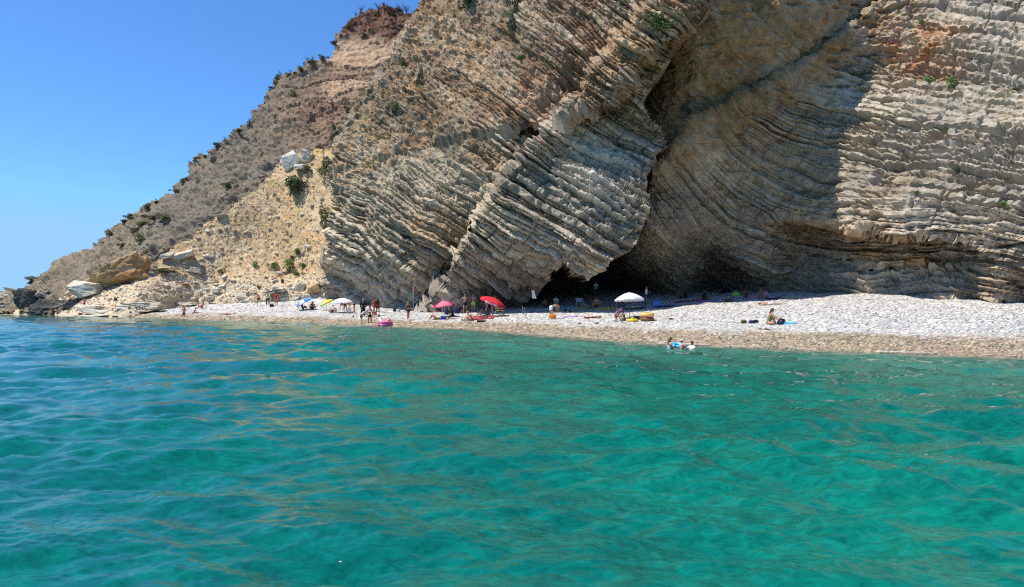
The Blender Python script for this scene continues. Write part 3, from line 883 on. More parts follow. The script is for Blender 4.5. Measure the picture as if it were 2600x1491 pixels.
boulder(24, 788, 56, 20, "far_cliff", "low pale rock with a dark foot at the far left waterline", CREAM, DARK, 45, rough=.12)
boulder(18, 762, 60, 20, "far_cliff", "rounded grey rock behind the low pale rock at the far left", CREAM, GREY, 46, rough=.12)
boulder(294, 776, 11, 24, None, "upright black stone standing behind the layered white rock", DARK, DARK, 47, D=93, name="standing_stone")
boulder(462, 778, 104, 14, None, "long low pale rock shelf on the beach behind the left sitters", PALE, CREAM, 49, D=101, rough=.08)
painted = boulder(368, 786, 112, 22, None, "low pale rock ledge with dark letters painted on it", CREAM, PALE, 48, D=91.8, rough=.11, name="rock_ledge")

# dark letters painted on the pale ledge
INKP = mat("black_rock_paint", (.05, .045, .035), .9)
def text_mesh(name, body, size, m, parent=None, extrude=0.004):
    cu = bpy.data.curves.new(name, 'FONT'); cu.body = body; cu.size = size; cu.extrude = extrude; cu.align_x = 'CENTER'; cu.align_y = 'CENTER'
    t = bpy.data.objects.new(name, cu); COL.objects.link(t)
    dg = bpy.context.evaluated_depsgraph_get()
    me = bpy.data.meshes.new_from_object(t.evaluated_get(dg)); bpy.data.objects.remove(t)
    me.materials.clear()
    return link(name, me, m, parent)
pv = np.array([v.co[:] for v in painted.data.vertices])
def letters(body, size, m, parent, place, extrude):
    """one small mesh per letter; place(i) gives its location and rotation"""
    for i, ch in enumerate(body):
        if ch == " ": continue
        o_ = text_mesh("letter", ch, size, m, parent, extrude)
        o_.location, o_.rotation_euler = place(i)
def on_ledge(i):
    x = -.75 + .33 * i; z = .04 * (i % 2)
    near = pv[(np.abs(pv[:, 0] - x) < .22) & (np.abs(pv[:, 2] - z) < .22)]
    return (x, float(near[:, 1].min()) - .01, z), (math.radians(80), math.radians(4 * (-1) ** i), 0)
letters("D VIII", .50, INKP, painted, on_ledge, .05)

# layered rocks: stacked slabs
def layered(name, px, py, wpx, hpx, D, label, n, base, second, seed, arch=0.0, depth=.6, taper=.35):
    p = Vector(at(px, py, D)); k = D / F
    w, h = wpx * k, hpx * k
    e = empty(name, p); tag(e, label, "rock")
    r = np.random.default_rng(seed)
    zt = 0.0
    ths = r.uniform(.6, 1.4, n); ths *= h / ths.sum()
    for i in range(n):
        V, Fc = rock_shape(seed * 10 + i, 4, 9, .05)
        f = 1 - taper * (i / n) + r.uniform(-.06, .06)
        C = stone_col(V, base, second, seed * 10 + i, .5)
        V = V * np.array([w / 1.7 * f, w / 1.7 * depth * f, ths[i] * .72])
        V[:, 2] += -arch * h * (V[:, 0] / (w / 2)) ** 2
        V = V @ rot3(r.normal() * .05, r.normal() * .05, r.normal() * .25).T + np.array([r.uniform(-.12, .12) * w, r.uniform(-.04, .02) * w, zt + ths[i] * .5])
        zt += ths[i] * .93
        me = mesh_np("slab", V, Fc); set_col(me, C)
        link("slab", me, STONE, e)
    return e
layered("layered_rock", 240, 804, 112, 30, 91.0, "flat layered white rock reaching into the water at the left end", 3, PALE, CREAM, 61, depth=.5, taper=.6)

# stones strewn on the scree: the larger ones each on its own
def scree_spot(r):
    while True:
        px, py = r.uniform(260, 850), r.uniform(390, 775)
        if in_poly(scree_poly, np.array([px]), np.array([py]))[0]:
            return px, py
r = np.random.default_rng(77)
protos = []
for i in range(7):
    V, Fc = rock_shape(200 + i, 2, 8, 0)
    C = stone_col(V, PALE if i % 3 else CREAM, CREAM if i % 2 else GREY, 200 + i, .4)
    me = mesh_np("stone", V * np.array([1, .8, .5]), Fc); set_col(me, C); me.materials.append(STONE); protos.append(me)
for i in range(150):
    px, py = scree_spot(r)
    if r.random() < .5: py = 772 - abs(r.normal()) * 45; px = r.uniform(300, 830)
    if not in_poly(scree_poly, np.array([px]), np.array([py]))[0]: continue
    p = on_mass("scree_slope", px, py)
    o = link("stone", protos[i % 7])
    s = (10 + 9 * r.random() ** 2.2) * p.y / F * 0.55
    o.scale = (s * r.uniform(.9, 1.5), s, s * r.uniform(.8, 1.2)); o.rotation_euler = (r.normal() * .2, r.normal() * .25 , r.uniform(0, 6.28))
    o.location = p + Vector((0, -0.1, 0.02))
    tag(o, "pale loose stone strewn on the scree slope", "stone", "loose stones on the scree")

def stone_stuff(name, pts, sizes, label, cols, flat=.6):
    V0, F0 = ICO[1]
    n = len(pts); r = np.random.default_rng(5)
    nv = len(V0); cf = np.concatenate([F0, -np.ones((len(F0), 1), int)], 1)
    V = V0[None] * r.uniform(.6, 1.2, (n, nv, 1)) * r.uniform(.6, 1.2, (n, 1, 3)) * np.array([1.15, .9, flat])
    a = r.uniform(0, 6.28, n); c, s = np.cos(a), np.sin(a)
    x = V[..., 0] * c[:, None] - V[..., 1] * s[:, None]; y = V[..., 0] * s[:, None] + V[..., 1] * c[:, None]
    V = np.stack([x, y, V[..., 2] + .35 * x * r.normal(size=(n, 1)) * .6], -1) * sizes[:, None, None] + pts[:, None, :]
    Fc = (np.where(cf >= 0, cf, -10 ** 8)[None] + nv * np.arange(n)[:, None, None]).reshape(-1, 4)
    Fc = np.maximum(Fc, -1)
    me = mesh_np(name, V.reshape(-1, 3), Fc); set_col(me, np.repeat(cols, nv, 0))
    o = link(name, me, STONE); tag(o, label, None, None, "stuff")
xs_, ys_, V_, k_ = MASS["scree_slope"]
n = 8500
px = r.uniform(60, 900, n * 3); py = r.uniform(380, 800, n * 3)
m_ = in_poly(scree_poly, px, py); px, py = px[m_][:n], py[m_][:n]
pts = V_[np.clip(np.searchsorted(ys_, py), 1, len(ys_) - 1), np.clip(np.searchsorted(xs_, px), 1, len(xs_) - 1)]
low = sstep(640, 760, py)
sz = (0.06 + 0.15 * r.random(len(px)) ** 3 + 0.10 * low * r.random(len(px)))
t_ = r.random(len(px))[:, None]
cc = (np.array((.60, .52, .39)) * t_ + np.array((.50, .36, .205)) * (1 - t_)) * r.uniform(.7, 1.12, (len(px), 1))
stone_stuff("scree_rubble", pts, sz, "small rubble covering the scree slope", cc)
# cobbles thrown up along the back of the beach
n = 9000
px = r.uniform(300, 2600, n); py = r.uniform(762, 880, n)
D_ = r.uniform(29, 98, n); P2 = np.stack([(px - CX) / F * D_, D_], 1); d_ = shore_d(P2[:, 0], P2[:, 1]); m_ = (d_ > 1.0) & (d_ < 34)
P2 = P2[m_]; g_ = ground(P2[:, 0], P2[:, 1]) + .03
pts = np.concatenate([P2, g_[:, None]], 1)
cc = np.array((.46, .45, .44)) * r.uniform(.4, 1.2, (len(pts), 1))
stone_stuff("beach_cobbles", pts, .035 + .06 * r.random(len(pts)) ** 3, "scattered cobbles on the pebble beach", cc)

# ------------------------------------------------------------------ bushes and burnt trees
LEAF = [mat("leaf_green", (.14, .19, .06), .7, .35, 3.0), mat("leaf_dark", (.105, .125, .06), .7, .35, 3.0), mat("leaf_olive", (.19, .19, .08), .7, .35, 3.0), mat("leaf_bright", (.14, .25, .055), .7, .3, 3.0)]
BARK = mat("charred_bark", (.035, .030, .026), .9, .3)
TWIG = mat("grey_twigs", (.11, .10, .085), .9, .3)

def leaf_cloud(seed, n, lobes=6, leaf=.09, droop=0.0):
    r = np.random.default_rng(seed)
    c = r.normal(size=(lobes, 3)) * np.array([.42, .36, .30]); c[:, 2] += .1
    w = r.uniform(.28, .5, lobes)
    i = r.integers(0, lobes, n)
    d = r.normal(size=(n, 3)); d /= np.linalg.norm(d, axis=1)[:, None]
    p = c[i] + d * (w[i] * r.uniform(.35, 1.0, n) ** .6)[:, None]
    p[:, 2] -= droop * np.abs(p[:, 0])
    u = r.normal(size=(n, 3)); u /= np.linalg.norm(u, axis=1)[:, None]
    v = np.cross(u, r.normal(size=(n, 3))); v /= np.linalg.norm(v, axis=1)[:, None]
    s = leaf * r.uniform(.6, 1.3, n)[:, None]
    q = np.stack([p - u * s, p + v * s * .5, p + u * s, p - v * s * .5], 1)
    return q.reshape(-1, 3), np.arange(4 * n).reshape(n, 4)

def tube_mesh(paths, sides=5):
    V = []; Fc = []
    for pts, r0, r1 in paths:
        pts = np.array(pts, float); m = len(pts)
        base = len(V)
        for k in range(m):
            t = pts[min(k + 1, m - 1)] - pts[max(k - 1, 0)]; t /= np.linalg.norm(t) + 1e-9
            u = np.cross(t, [0.31, 0.87, 0.37]); u /= np.linalg.norm(u) + 1e-9; v = np.cross(t, u)
            rr = r0 + (r1 - r0) * k / max(m - 1, 1)
            for j in range(sides):
                a = 2 * math.pi * j / sides
                V.append(pts[k] + rr * (math.cos(a) * u + math.sin(a) * v))
        for k in range(m - 1):
            for j in range(sides):
                a = base + k * sides + j; b = base + k * sides + (j + 1) % sides
                Fc.append((a, b, b + sides, a + sides))
        for e_, ce in ((0, pts[0]), (m - 1, pts[-1])):
            ci = len(V); V.append(ce)
            for j in range(sides):
                a = base + e_ * sides + j; b = base + e_ * sides + (j + 1) % sides
                Fc.append((a, b, ci, -1) if e_ else (b, a, ci, -1))
    return np.array(V), np.array(Fc)

def stems(seed, n, h, r0):
    r = np.random.default_rng(seed); out = []
    for i in range(n):
        a = r.uniform(0, 6.28); s = r.uniform(.2, .6)
        p0 = np.array([r.normal() * .06, r.normal() * .06, -.5]); p2 = np.array([math.cos(a) * s, math.sin(a) * s, h * r.uniform(.3, .8)])
        out.append(([p0, (p0 + p2) / 2 + r.normal(size=3) * .07, p2], r0, r0 * .4))
    return out

BUSHP = []
for i in range(4):
    q = leaf_cloud(300 + i, 1150, 8, .095, .12)
    me = mesh_np("foliage", *q); sm = mesh_np("stem", *tube_mesh(stems(330 + i, 6, .6, .03)))
    BUSHP.append((me, sm))
def bush(px, py, wpx, hpx, mass, label, leaf, group=None, i=0, name="bush", cat="bush"):
    p = on_mass(mass, px, py); k = p.y / F
    e = empty(name, p + Vector((0, -.22 * wpx * k, .12 * hpx * k)), r.uniform(0, 6.28))
    e.scale = (wpx * k / 1.55, wpx * k / 1.55, hpx * k / 1.35)
    me, sm = BUSHP[i % 4]
    fo = link("foliage", me.copy() if leaf is not None else me, None, e)
    fo.data.materials.clear(); fo.data.materials.append(leaf)
    so = link("stem", sm, None, e)
    if not sm.materials: sm.materials.append(TWIG)
    tag(e, label, cat, group)
    return e
G0, G1, G2, G3 = LEAF
bush(748, 476, 60, 46, "scree_slope", "largest dark green bush standing below the white boulders on the scree", G1, None, 0)
bush(838, 432, 46, 46, "scree_slope", "olive broom bush at the top of the scree against the headland", G2, None, 1)
bush(830, 556, 30, 34, "scree_slope", "tall green bush at the headland edge, halfway down the scree", G0, None, 2)
bush(824, 580, 22, 14, "scree_slope", "low dark bush right under the tall green bush at the headland edge", G1, None, 3)
bush(757, 640, 20, 17, "scree_slope", "upper right bush of the cluster on the lower scree", G0, None, 0)
bush(741, 653, 13, 11, "scree_slope", "tiny dark bush just left of and below the upper right one of the lower cluster", G1, None, 1)
bush(732, 677, 27, 23, "scree_slope", "biggest bright green bush of the cluster on the lower scree", G3, None, 2)
bush(699, 676, 22, 15, "scree_slope", "green bush left of the biggest one in the lower scree cluster", G0, None, 3)
bush(767, 675, 22, 14, "scree_slope", "bright green bush right of the biggest one in the lower scree cluster", G3, None, 0)
bush(752, 694, 24, 14, "scree_slope", "lowest bush of the green cluster on the lower scree", G0, None, 1)
bush(646, 674, 15, 11, "scree_slope", "small green bush alone left of the cluster on the lower scree", G3, None, 2)
bush(565, 691, 16, 11, "scree_slope", "yellowish bush farthest left on the lower scree", G2, None, 3)
bush(716, 713, 9, 14, "scree_slope", "thin upright weed below the green cluster on the scree", G1, None, 0)
bush(656, 729, 9, 10, "scree_slope", "small dark weed just above the three standing bathers", G1, None, 1)
bush(782, 435, 26, 14, "scree_slope", "low green tuft between the white boulders and the olive broom bush", G2, None, 2)
bush(430, 690, 60, 9, "scree_slope", "flat yellow green grass tuft under the tilted white slab", G2, None, 3)
bush(1212, 28, 56, 84, "headland", "big grey green bush hanging at the top edge of the headland", G1, None, 0)
bush(1340, 40, 26, 60, "headland", "upper dark bush hanging in the groove right of the big grey green one", G1, None, 1)
bush(1318, 82, 26, 44, "headland", "lower dark bush hanging in the groove of the headland top", G1, None, 2)
bush(1665, 76, 66, 30, "headland", "spreading dark green bush on the fault line right of the headland top", G0, None, 3)
bush(1340, 168, 26, 18, "headland", "small bright bush in the middle of the upper headland", G3, None, 0)
bush(1217, 236, 13, 12, "headland", "tiny bright tuft on the pale ledge of the headland", G3, None, 1)
bush(1080, 232, 20, 46, "headland", "narrow dark bush on the left flank of the headland", G1, None, 2)
bush(1030, 182, 24, 24, "headland", "olive bush on the left shoulder of the headland below the sky", G2, None, 3)
bush(1012, 290, 24, 40, "headland", "drooping olive bush left of the middle of the headland", G2, None, 0)
bush(1150, 10, 24, 46, "headland", "dark bush left of the big grey green one at the top edge", G1, None, 1)
bush(868, 352, 15, 28, "headland", "dark shrub on the left corner of the headland above the broom bush", G1, None, 2)
bush(890, 300, 12, 22, "headland", "small dark shrub on the left edge of the headland, a third of the way up", G1, None, 3)
bush(1160, 372, 26, 18, "headland", "faded olive bush in the middle left of the headland", G2, None, 0)
bush(2346, 200, 24, 28, "cave_cliff", "larger green tuft on the bright wall under the rusty patch", G3, None, 1)
bush(2412, 215, 26, 18, "cave_cliff", "green tuft right of the larger one under the rusty patch", G3, None, 2)
bush(2338, 66, 18, 9, "cave_cliff", "small tuft above the rusty patch of the bright wall", G3, None, 3)
bush(2520, 96, 24, 9, "cave_cliff", "flat tuft on a ledge right of the rusty patch", G2, None, 0)
bush(2572, 212, 22, 10, "cave_cliff", "tuft on the bright wall nearest the right edge, upper half", G0, None, 1)
bush(2392, 322, 16, 10, "cave_cliff", "small tuft in the middle of the bright wall", G3, None, 2)
bush(2424, 424, 22, 9, "cave_cliff", "flat tuft on a ledge of the lower bright wall", G0, None, 3)
bush(2540, 512, 22, 12, "cave_cliff", "green tuft low on the bright wall near the right edge", G3, None, 0)
bush(2326, 489, 14, 8, "cave_cliff", "tiny green tuft on the lower bright wall above the ledge", G3, None, 1)
bush(1745, 275, 30, 24, "cave_cliff", "dark bush in the hollow between headland and overhang", G1, None, 2)

# scrub and burnt trees on the skyline
RIDGE = [(225, 640), (300, 592), (345, 552), (420, 498), (480, 448), (510, 398), (560, 370), (632, 333), (662, 293), (690, 243), (706, 208), (780, 180), (830, 148), (850, 108), (905, 63), (935, 41), (1000, 35), (1060, 42)]
rx_ = np.array([p[0] for p in RIDGE]); ry_ = np.array([p[1] for p in RIDGE])
def bare_tree_meshes(seed):
    r = np.random.default_rng(seed)
    tr = [([np.array([0, 0, -.2]), np.array([.03, 0, .25]), np.array([.0, .02, .5])], .045, .028)]
    br = []
    for i in range(9):
        a = r.uniform(0, 6.28); z0 = r.uniform(.15, .5); L = r.uniform(.3, .6)
        p0 = np.array([0, 0, z0]); d = np.array([math.cos(a) * .55, math.sin(a) * .55, .8])
        p1 = p0 + d * L * .5 + r.normal(size=3) * .04; p2 = p0 + d * L + np.array([0, 0, .08]) + r.normal(size=3) * .05
        br.append(([p0, p1, p2], .022, .008))
        for j in range(3):
            q = p1 + (p2 - p1) * r.uniform(0, .9); e = q + (d + r.normal(size=3) * .55) * L * .4
            br.append(([q, (q + e) / 2, e], .012, .005))
    return mesh_np("trunk", *tube_mesh(tr)), mesh_np("branches", *tube_mesh(br, 4))
BT = [bare_tree_meshes(500 + i) for i in range(4)]
for a_, b_ in BT:
    a_.materials.append(BARK); b_.materials.append(BARK)
def bare_tree(px, hpx, i, label, group, mass="far_cliff", py=None):
    py = float(np.interp(px, rx_, ry_)) + 1 if py is None else py
    p = on_mass(mass, px, py)
    e = empty("burnt_tree", p, i * 1.3); s = hpx * p.y / F
    e.scale = (s * 1.05, s * 1.05, s)
    link("trunk", BT[i % 4][0], None, e); link("branches", BT[i % 4][1], None, e)
    tag(e, label, "tree", group)
for i, (px, h) in enumerate([(962, 24), (975, 27), (988, 22), (998, 27), (1008, 25), (1020, 28), (1030, 26), (1052, 24), (1062, 18), (944, 16), (918, 22), (906, 16)]):
    bare_tree(px, h, i, "bare burnt tree standing on the red cliff top", "burnt trees on the red cliff top")
for i, (px, h) in enumerate([(700, 18), (716, 14), (764, 15), (776, 17), (786, 16), (798, 15), (892, 14), (640, 18), (574, 15), (562, 12), (330, 10), (600, 12), (742, 14)]):
    bare_tree(px, h, i + 1, "bare burnt bush on the grey skyline ridge", "burnt bushes along the grey ridge")
for i in range(38):
    px = 225 + (1060 - 225) * ((i + 1.6 * r.random()) / 39)
    py = float(np.interp(px, rx_, ry_)) + r.uniform(1, 7)
    kz = .55 if px > 860 else .85
    bush(px, py, r.uniform(12, 26) * kz, r.uniform(7, 15) * kz, "far_cliff", "low dark scrub bush growing along the skyline ridge", G1 if i % 3 else G2, "scrub along the skyline ridge", i)
for i, (px, py, w, h) in enumerate([(372, 572, 46, 18), (410, 577, 40, 14), (440, 575, 30, 10), (352, 590, 30, 12), (100, 722, 40, 14), (330, 640, 20, 12), (384, 632, 26, 14), (90, 728, 26, 10)]):
    bush(px, py, w, h, "far_cliff", "low dark scrub bush on the lower slope of the grey cliff", G1 if i % 2 else G2, "scrub on the lower grey slope", i)
for i in range(12):
    px = r.uniform(560, 960); py = float(np.interp(px, rx_, ry_)) + r.uniform(18, 130)
    if 830 < px < 990 and 100 < py < 330: continue
    bush(px, py, r.uniform(9, 18), r.uniform(7, 14), "far_cliff", "small dark shrub scattered on the upper grey cliff", G1 if i % 2 else G2, "shrubs scattered on the grey cliff", i)
print("nature", round(time.time() - T0, 1))
# ------------------------------------------------------------------ people
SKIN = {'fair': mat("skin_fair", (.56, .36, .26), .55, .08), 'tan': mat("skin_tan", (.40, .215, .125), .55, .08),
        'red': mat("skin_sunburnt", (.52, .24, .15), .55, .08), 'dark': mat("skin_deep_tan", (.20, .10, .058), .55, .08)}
EYE = mat("eye_dark", (.02, .015, .012), .3); LIP = mat("lips", (.36, .12, .10), .5)
HAIR = {'black': mat("hair_black", (.016, .013, .012), .6), 'brown': mat("hair_brown", (.060, .034, .018), .6),
        'blond': mat("hair_blond", (.36, .24, .11), .6), 'grey': mat("hair_grey", (.40, .38, .35), .6), 'bald': None}
CLOTH = {}
def cloth(c):
    if c not in CLOTH:
        t = {'black': (.015, .015, .017), 'white': (.72, .72, .70), 'red': (.52, .025, .022), 'green': (.40, .62, .09), 'blue': (.10, .20, .50), 'navy': (.02, .03, .085),
             'grey': (.16, .17, .16), 'pink': (.72, .33, .33), 'maroon': (.20, .022, .03), 'lightblue': (.35, .55, .60), 'olive': (.23, .25, .08), 'orange': (.75, .24, .03),
             'brown': (.10, .06, .04), 'yellow': (.78, .55, .06), 'lime': (.45, .55, .22), 'purple': (.45, .22, .55), 'cyan': (.06, .52, .70)}[c]
        CLOTH[c] = mat("cloth_" + c, t, .85, .10, 20.0)
    return CLOTH[c]

def uvball(c, rad, R=np.eye(3), n=10, m=6):
    V = [[0, 0, 1]]
    for i in range(1, m):
        th = math.pi * i / m
        for j in range(n):
            ph = 2 * math.pi * j / n
            V.append([math.sin(th) * math.cos(ph), math.sin(th) * math.sin(ph), math.cos(th)])
    V.append([0, 0, -1]); V = np.array(V) * np.array(rad)
    Fc = []
    for j in range(n):
        Fc.append((0, 1 + j, 1 + (j + 1) % n, -1))
        Fc.append((len(V) - 1, 1 + (m - 2) * n + (j + 1) % n, 1 + (m - 2) * n + j, -1))
    for i in range(m - 2):
        for j in range(n):
            a = 1 + i * n + j; b = 1 + i * n + (j + 1) % n
            Fc.append((a, a + n, b + n, b))
    return V @ np.array(R).T + np.array(c), np.array(Fc)

def join(parts):
    V = []; Fc = []; o = 0
    for v, f in parts:
        V.append(v); f = np.where(f >= 0, f + o, -1); Fc.append(f); o += len(v)
    return np.concatenate(V), np.concatenate(Fc)

def pdir(p, a=0.0, s=1):
    p = math.radians(p); a = math.radians(a)
    return np.array([s * math.sin(a), math.cos(a) * math.sin(p), -math.cos(a) * math.cos(p)])

P0 = dict(lean=0, bend=0, th=(3, -2), kn=(4, 4), ab=(5, 5), ua=(-4, 6), fa=(8, 18), aa=(10, 10), hp=None, yaw=0, ft=(0, 0), sd=None, fa_in=0)
POSE = {
 'stand': {}, 'hips': dict(ua=(-25, -25), fa=(30, 30), aa=(42, 42), fa_in=-46),
 'chest': dict(ua=(15, 15), fa=(118, 118), aa=(18, 18), fa_in=-30),
 'walk': dict(lean=4, th=(24, -18), kn=(8, 16), ua=(-22, 26), fa=(-6, 55), aa=(8, 8)),
 'bend': dict(lean=62, bend=28, th=(6, -2), kn=(12, 6), ab=(9, 9), ua=(14, 4), fa=(12, 8), aa=(4, 4), hp=118),
 'stoop': dict(lean=38, bend=22, th=(14, 2), kn=(22, 10), ab=(8, 8), ua=(40, 30), fa=(65, 55), aa=(6, 6), hp=62),
 'knees': dict(lean=14, bend=18, th=(142, 138), kn=(122, 118), ab=(8, 10), ua=(48, 44), fa=(86, 82), aa=(14, 14)),
 'kneesback': dict(lean=-18, th=(140, 134), kn=(116, 108), ab=(6, 8), ua=(-42, -42), fa=(-30, -30), aa=(16, 16)),
 'wide': dict(lean=10, bend=12, th=(138, 138), kn=(120, 120), ab=(26, 26), ua=(44, 44), fa=(72, 72), aa=(24, 24)),
 'legs': dict(lean=-14, th=(90, 96), kn=(2, 14), ab=(7, 7), ua=(-38, -38), fa=(-22, -22), aa=(16, 16)),
 'legsfwd': dict(lean=22, bend=16, th=(92, 104), kn=(4, 40), ab=(10, 12), ua=(42, 36), fa=(62, 70), aa=(10, 10)),
 'cross': dict(lean=8, bend=14, th=(90, 90), kn=(0, 0), ab=(52, 52), ua=(34, 30), fa=(74, 80), aa=(14, 14), sd=((-.9, -.38, -.2), (.9, -.38, -.2))),
 'oneknee': dict(lean=12, bend=14, th=(92, 140), kn=(0, 118), ab=(50, 6), sd=((-.92, -.2, -.04), None), ua=(40, 58), fa=(70, 92), aa=(12, 10)),
 'back': dict(lean=-90, th=(90, 88), kn=(3, 3), ab=(7, 7), ua=(84, 84), fa=(86, 86), aa=(22, 22), hp=-82, ft=(-25, -25)),
 'backknees': dict(lean=-88, th=(136, 130), kn=(104, 100), ab=(7, 9), ua=(84, 84), fa=(88, 88), aa=(24, 24), hp=-76),
 'front': dict(lean=89, th=(-90, -88), kn=(2, 4), ab=(7, 7), ua=(88, 88), fa=(90, 90), aa=(58, 58), fa_in=-62, hp=84, ft=(-80, -80)),
 'prop': dict(lean=62, bend=-34, th=(-90, -88), kn=(4, 4), ab=(7, 7), ua=(12, 12), fa=(80, 80), aa=(10, 10), hp=20, ft=(-80, -80)),
 'crouch': dict(lean=30, bend=14, th=(118, 112), kn=(132, 128), ab=(12, 12), ua=(40, 40), fa=(70, 70), aa=(12, 12)),
 'float': dict(lean=55, th=(-30, -50), kn=(10, 20), ab=(10, 10), ua=(95, 100), fa=(105, 95), aa=(18, 18), hp=20),
}

def person(px, py, H, heading, pose, skin, hair, clothes, label, group=None, sink=0.0, loc=None, long=False, fem=False, to=None, build=1.0, extra=None, hat=None, **kw):
    q = dict(P0); q.update(POSE[pose]); q.update(kw)
    up = np.array([0, 0, 1.0]); X = np.array([1.0, 0, 0])
    def tilt(a):
        a = math.radians(a); return np.array([0, math.sin(a), math.cos(a)]), np.array([0, math.cos(a), -math.sin(a)])
    t1, f1 = tilt(q['lean']); t2, f2 = tilt(q['lean'] + q['bend'])
    pel = np.zeros(3); wst = pel + t1 * .10 * H; chs = wst + (t1 + t2) / 2 * .11 * H; nk = chs + t2 * .105 * H
    hp = q['hp'] if q['hp'] is not None else .55 * (q['lean'] + q['bend'])
    t3, f3 = tilt(hp)
    ya = math.radians(q['yaw'])
    fc = f3 * math.cos(ya) + X * math.sin(ya); sdv = np.cross(fc, t3)
    hb = nk + (t2 + t3) / 2 * .045 * H; hd = hb + t3 * .068 * H
    b = build
    parts = []; seg = []
    def ball(c, r, R=np.eye(3)): parts.append(uvball(c, np.array(r), R))
    def cap(name, a, c, ra, rb):
        n = max(3, int(np.linalg.norm(c - a) / (.6 * min(ra, rb))) + 1)
        n = min(n, 9)
        parts.append(tube_cap(a, c, ra, rb))
        ball(a, (ra,) * 3); ball(c, (rb,) * 3)
        seg.append((name, a, c, ra, rb))
    def tube_cap(a, c, ra, rb):
        return tube_mesh([([a, (a + c) / 2, c], ra, rb)], 10)
    R1 = np.stack([X, f1, t1], 1); R2 = np.stack([X, f2, t2], 1); R3 = np.stack([sdv, fc, t3], 1)
    pw = (.094 if fem else .086) * H * b; cw = (.088 if fem else .098) * H * b
    ball(pel + t1 * .015 * H, (pw, .066 * H * b, .062 * H), R1)
    ball(wst, (.070 * H * b, .054 * H * b, .075 * H), R1); ball((pel + wst) / 2, (.078 * H * b, .060 * H * b, .06 * H), R1)
    ball(chs, (cw, .062 * H * b, .085 * H), R2); ball((wst + chs) / 2, (.082 * H * b, .057 * H * b, .07 * H), R2)
    if fem:
        for s in (-1, 1): ball(chs + X * s * .045 * H + f2 * .048 * H + t2 * .0 * H, (.034 * H,) * 3)
    seg += [("pelvis", pel - t1 * .02 * H, pel + t1 * .045 * H, .08 * H, .08 * H), ("waist", pel + t1 * .06 * H, wst + t1 * .02 * H, .075 * H, .075 * H),
            ("chest", wst + t1 * .05 * H, chs + t2 * .06 * H, .085 * H, .085 * H)]
    sw = (.100 if fem else .116) * H * b
    sh = {s: chs + t2 * .075 * H + X * s * sw for s in (1, -1)}
    parts.append(tube_cap(sh[1], sh[-1], .042 * H, .042 * H))
    for s in (1, -1): parts.append(tube_cap(sh[s], nk + t2 * .012 * H, .036 * H, .032 * H))
    cap("neck", nk - t2 * .01 * H, hb + t3 * .02 * H, .031 * H, .029 * H)
    ball(hd, (.043 * H, .054 * H, .062 * H), R3); ball(hd + fc * .012 * H - t3 * .034 * H, (.030 * H, .036 * H, .026 * H), R3)
    ball(hd + fc * .056 * H - t3 * .006 * H, (.009 * H, .012 * H, .014 * H), R3)
    for s in (1, -1): ball(hd + sdv * s * .044 * H - t3 * .004 * H, (.006 * H, .011 * H, .016 * H), R3)
    seg.append(("head", hd - t3 * .03 * H, hd + t3 * .02 * H, .05 * H, .05 * H))
    fing = []
    for i, s in enumerate((1, -1)):
        hip = pel + X * s * .05 * H - t1 * .005 * H
        kn = hip + pdir(q['th'][i], q['ab'][i], s) * .245 * H
        if q['sd'] is not None and q['sd'][i] is not None:
            d = np.array(q['sd'][i], float); d /= np.linalg.norm(d)
            an = kn + d * .235 * H; fdir = np.array([-s * .6, .6, -.1])
        else:
            d = pdir(q['th'][i] - q['kn'][i], q['ab'][i] * .3, s)
            an = kn + d * .245 * H
            fdir = pdir(min(q['th'][i] - q['kn'][i] + 88, 175) + q['ft'][i], 6, s)
        sg = "R" if s > 0 else "L"
        cap("thigh" + sg, hip, kn, .053 * H * (b ** .7), .034 * H)
        cap("shin" + sg, kn, an, .034 * H, .021 * H); ball(kn + (an - kn) * .3, (.037 * H,) * 3)
        cap("foot" + sg, an + d * .012 * H, an + d * .022 * H + fdir * .095 * H, .022 * H, .016 * H)
        el = sh[s] + pdir(q['ua'][i], q['aa'][i], s) * .17 * H
        fd = pdir(q['fa'][i], q['fa_in'] if q['fa_in'] else q['aa'][i] * .4, s)
        wr = el + fd * .15 * H
        cap("uarm" + sg, sh[s], el, .030 * H * (b ** .5), .022 * H); cap("farm" + sg, el, wr, .023 * H, .015 * H)
        pe = wr + fd * .048 * H
        cap("hand" + sg, wr, pe, .015 * H, .0165 * H)
        # fingers: side axis across the palm
        ax = np.cross(fd, X * .3 + np.array([0, .4, .86])); ax /= np.linalg.norm(ax) + 1e-9
        nrm = np.cross(ax, fd)
        for j, (o_, L) in enumerate(((-.012, .038), (-.004, .045), (.004, .043), (.012, .034))):
            a0 = wr + fd * .030 * H + ax * o_ * H; a1 = pe + fd * L * .5 * H + ax * o_ * 1.25 * H; a2 = a1 + (fd * .85 - nrm * .5) * L * .5 * H
            fing.append(([a0, a1, a2], .0058 * H, .0042 * H))
        a0 = wr + fd * .012 * H - ax * .008 * H; a1 = a0 + (fd * .7 - ax * .75) * .03 * H; a2 = a1 + fd * .024 * H
        fing.append(([a0, a1, a2], .0065 * H, .005 * H))
    V, Fc = join(parts)
    tmp = bpy.data.objects.new("tmp", mesh_np("tmp", V, Fc)); COL.objects.link(tmp)
    md = tmp.modifiers.new("r", 'REMESH'); md.mode = 'VOXEL'; md.voxel_size = .0135 * H
    sm = tmp.modifiers.new("s", 'SMOOTH'); sm.factor = .5; sm.iterations = 3
    dg = bpy.context.evaluated_depsgraph_get()
    me = bpy.data.meshes.new_from_object(tmp.evaluated_get(dg))
    bpy.data.objects.remove(tmp)
    nv = len(me.vertices); BV = np.empty(nv * 3, np.float32); me.vertices.foreach_get("co", BV); BV = BV.reshape(-1, 3).astype(float)
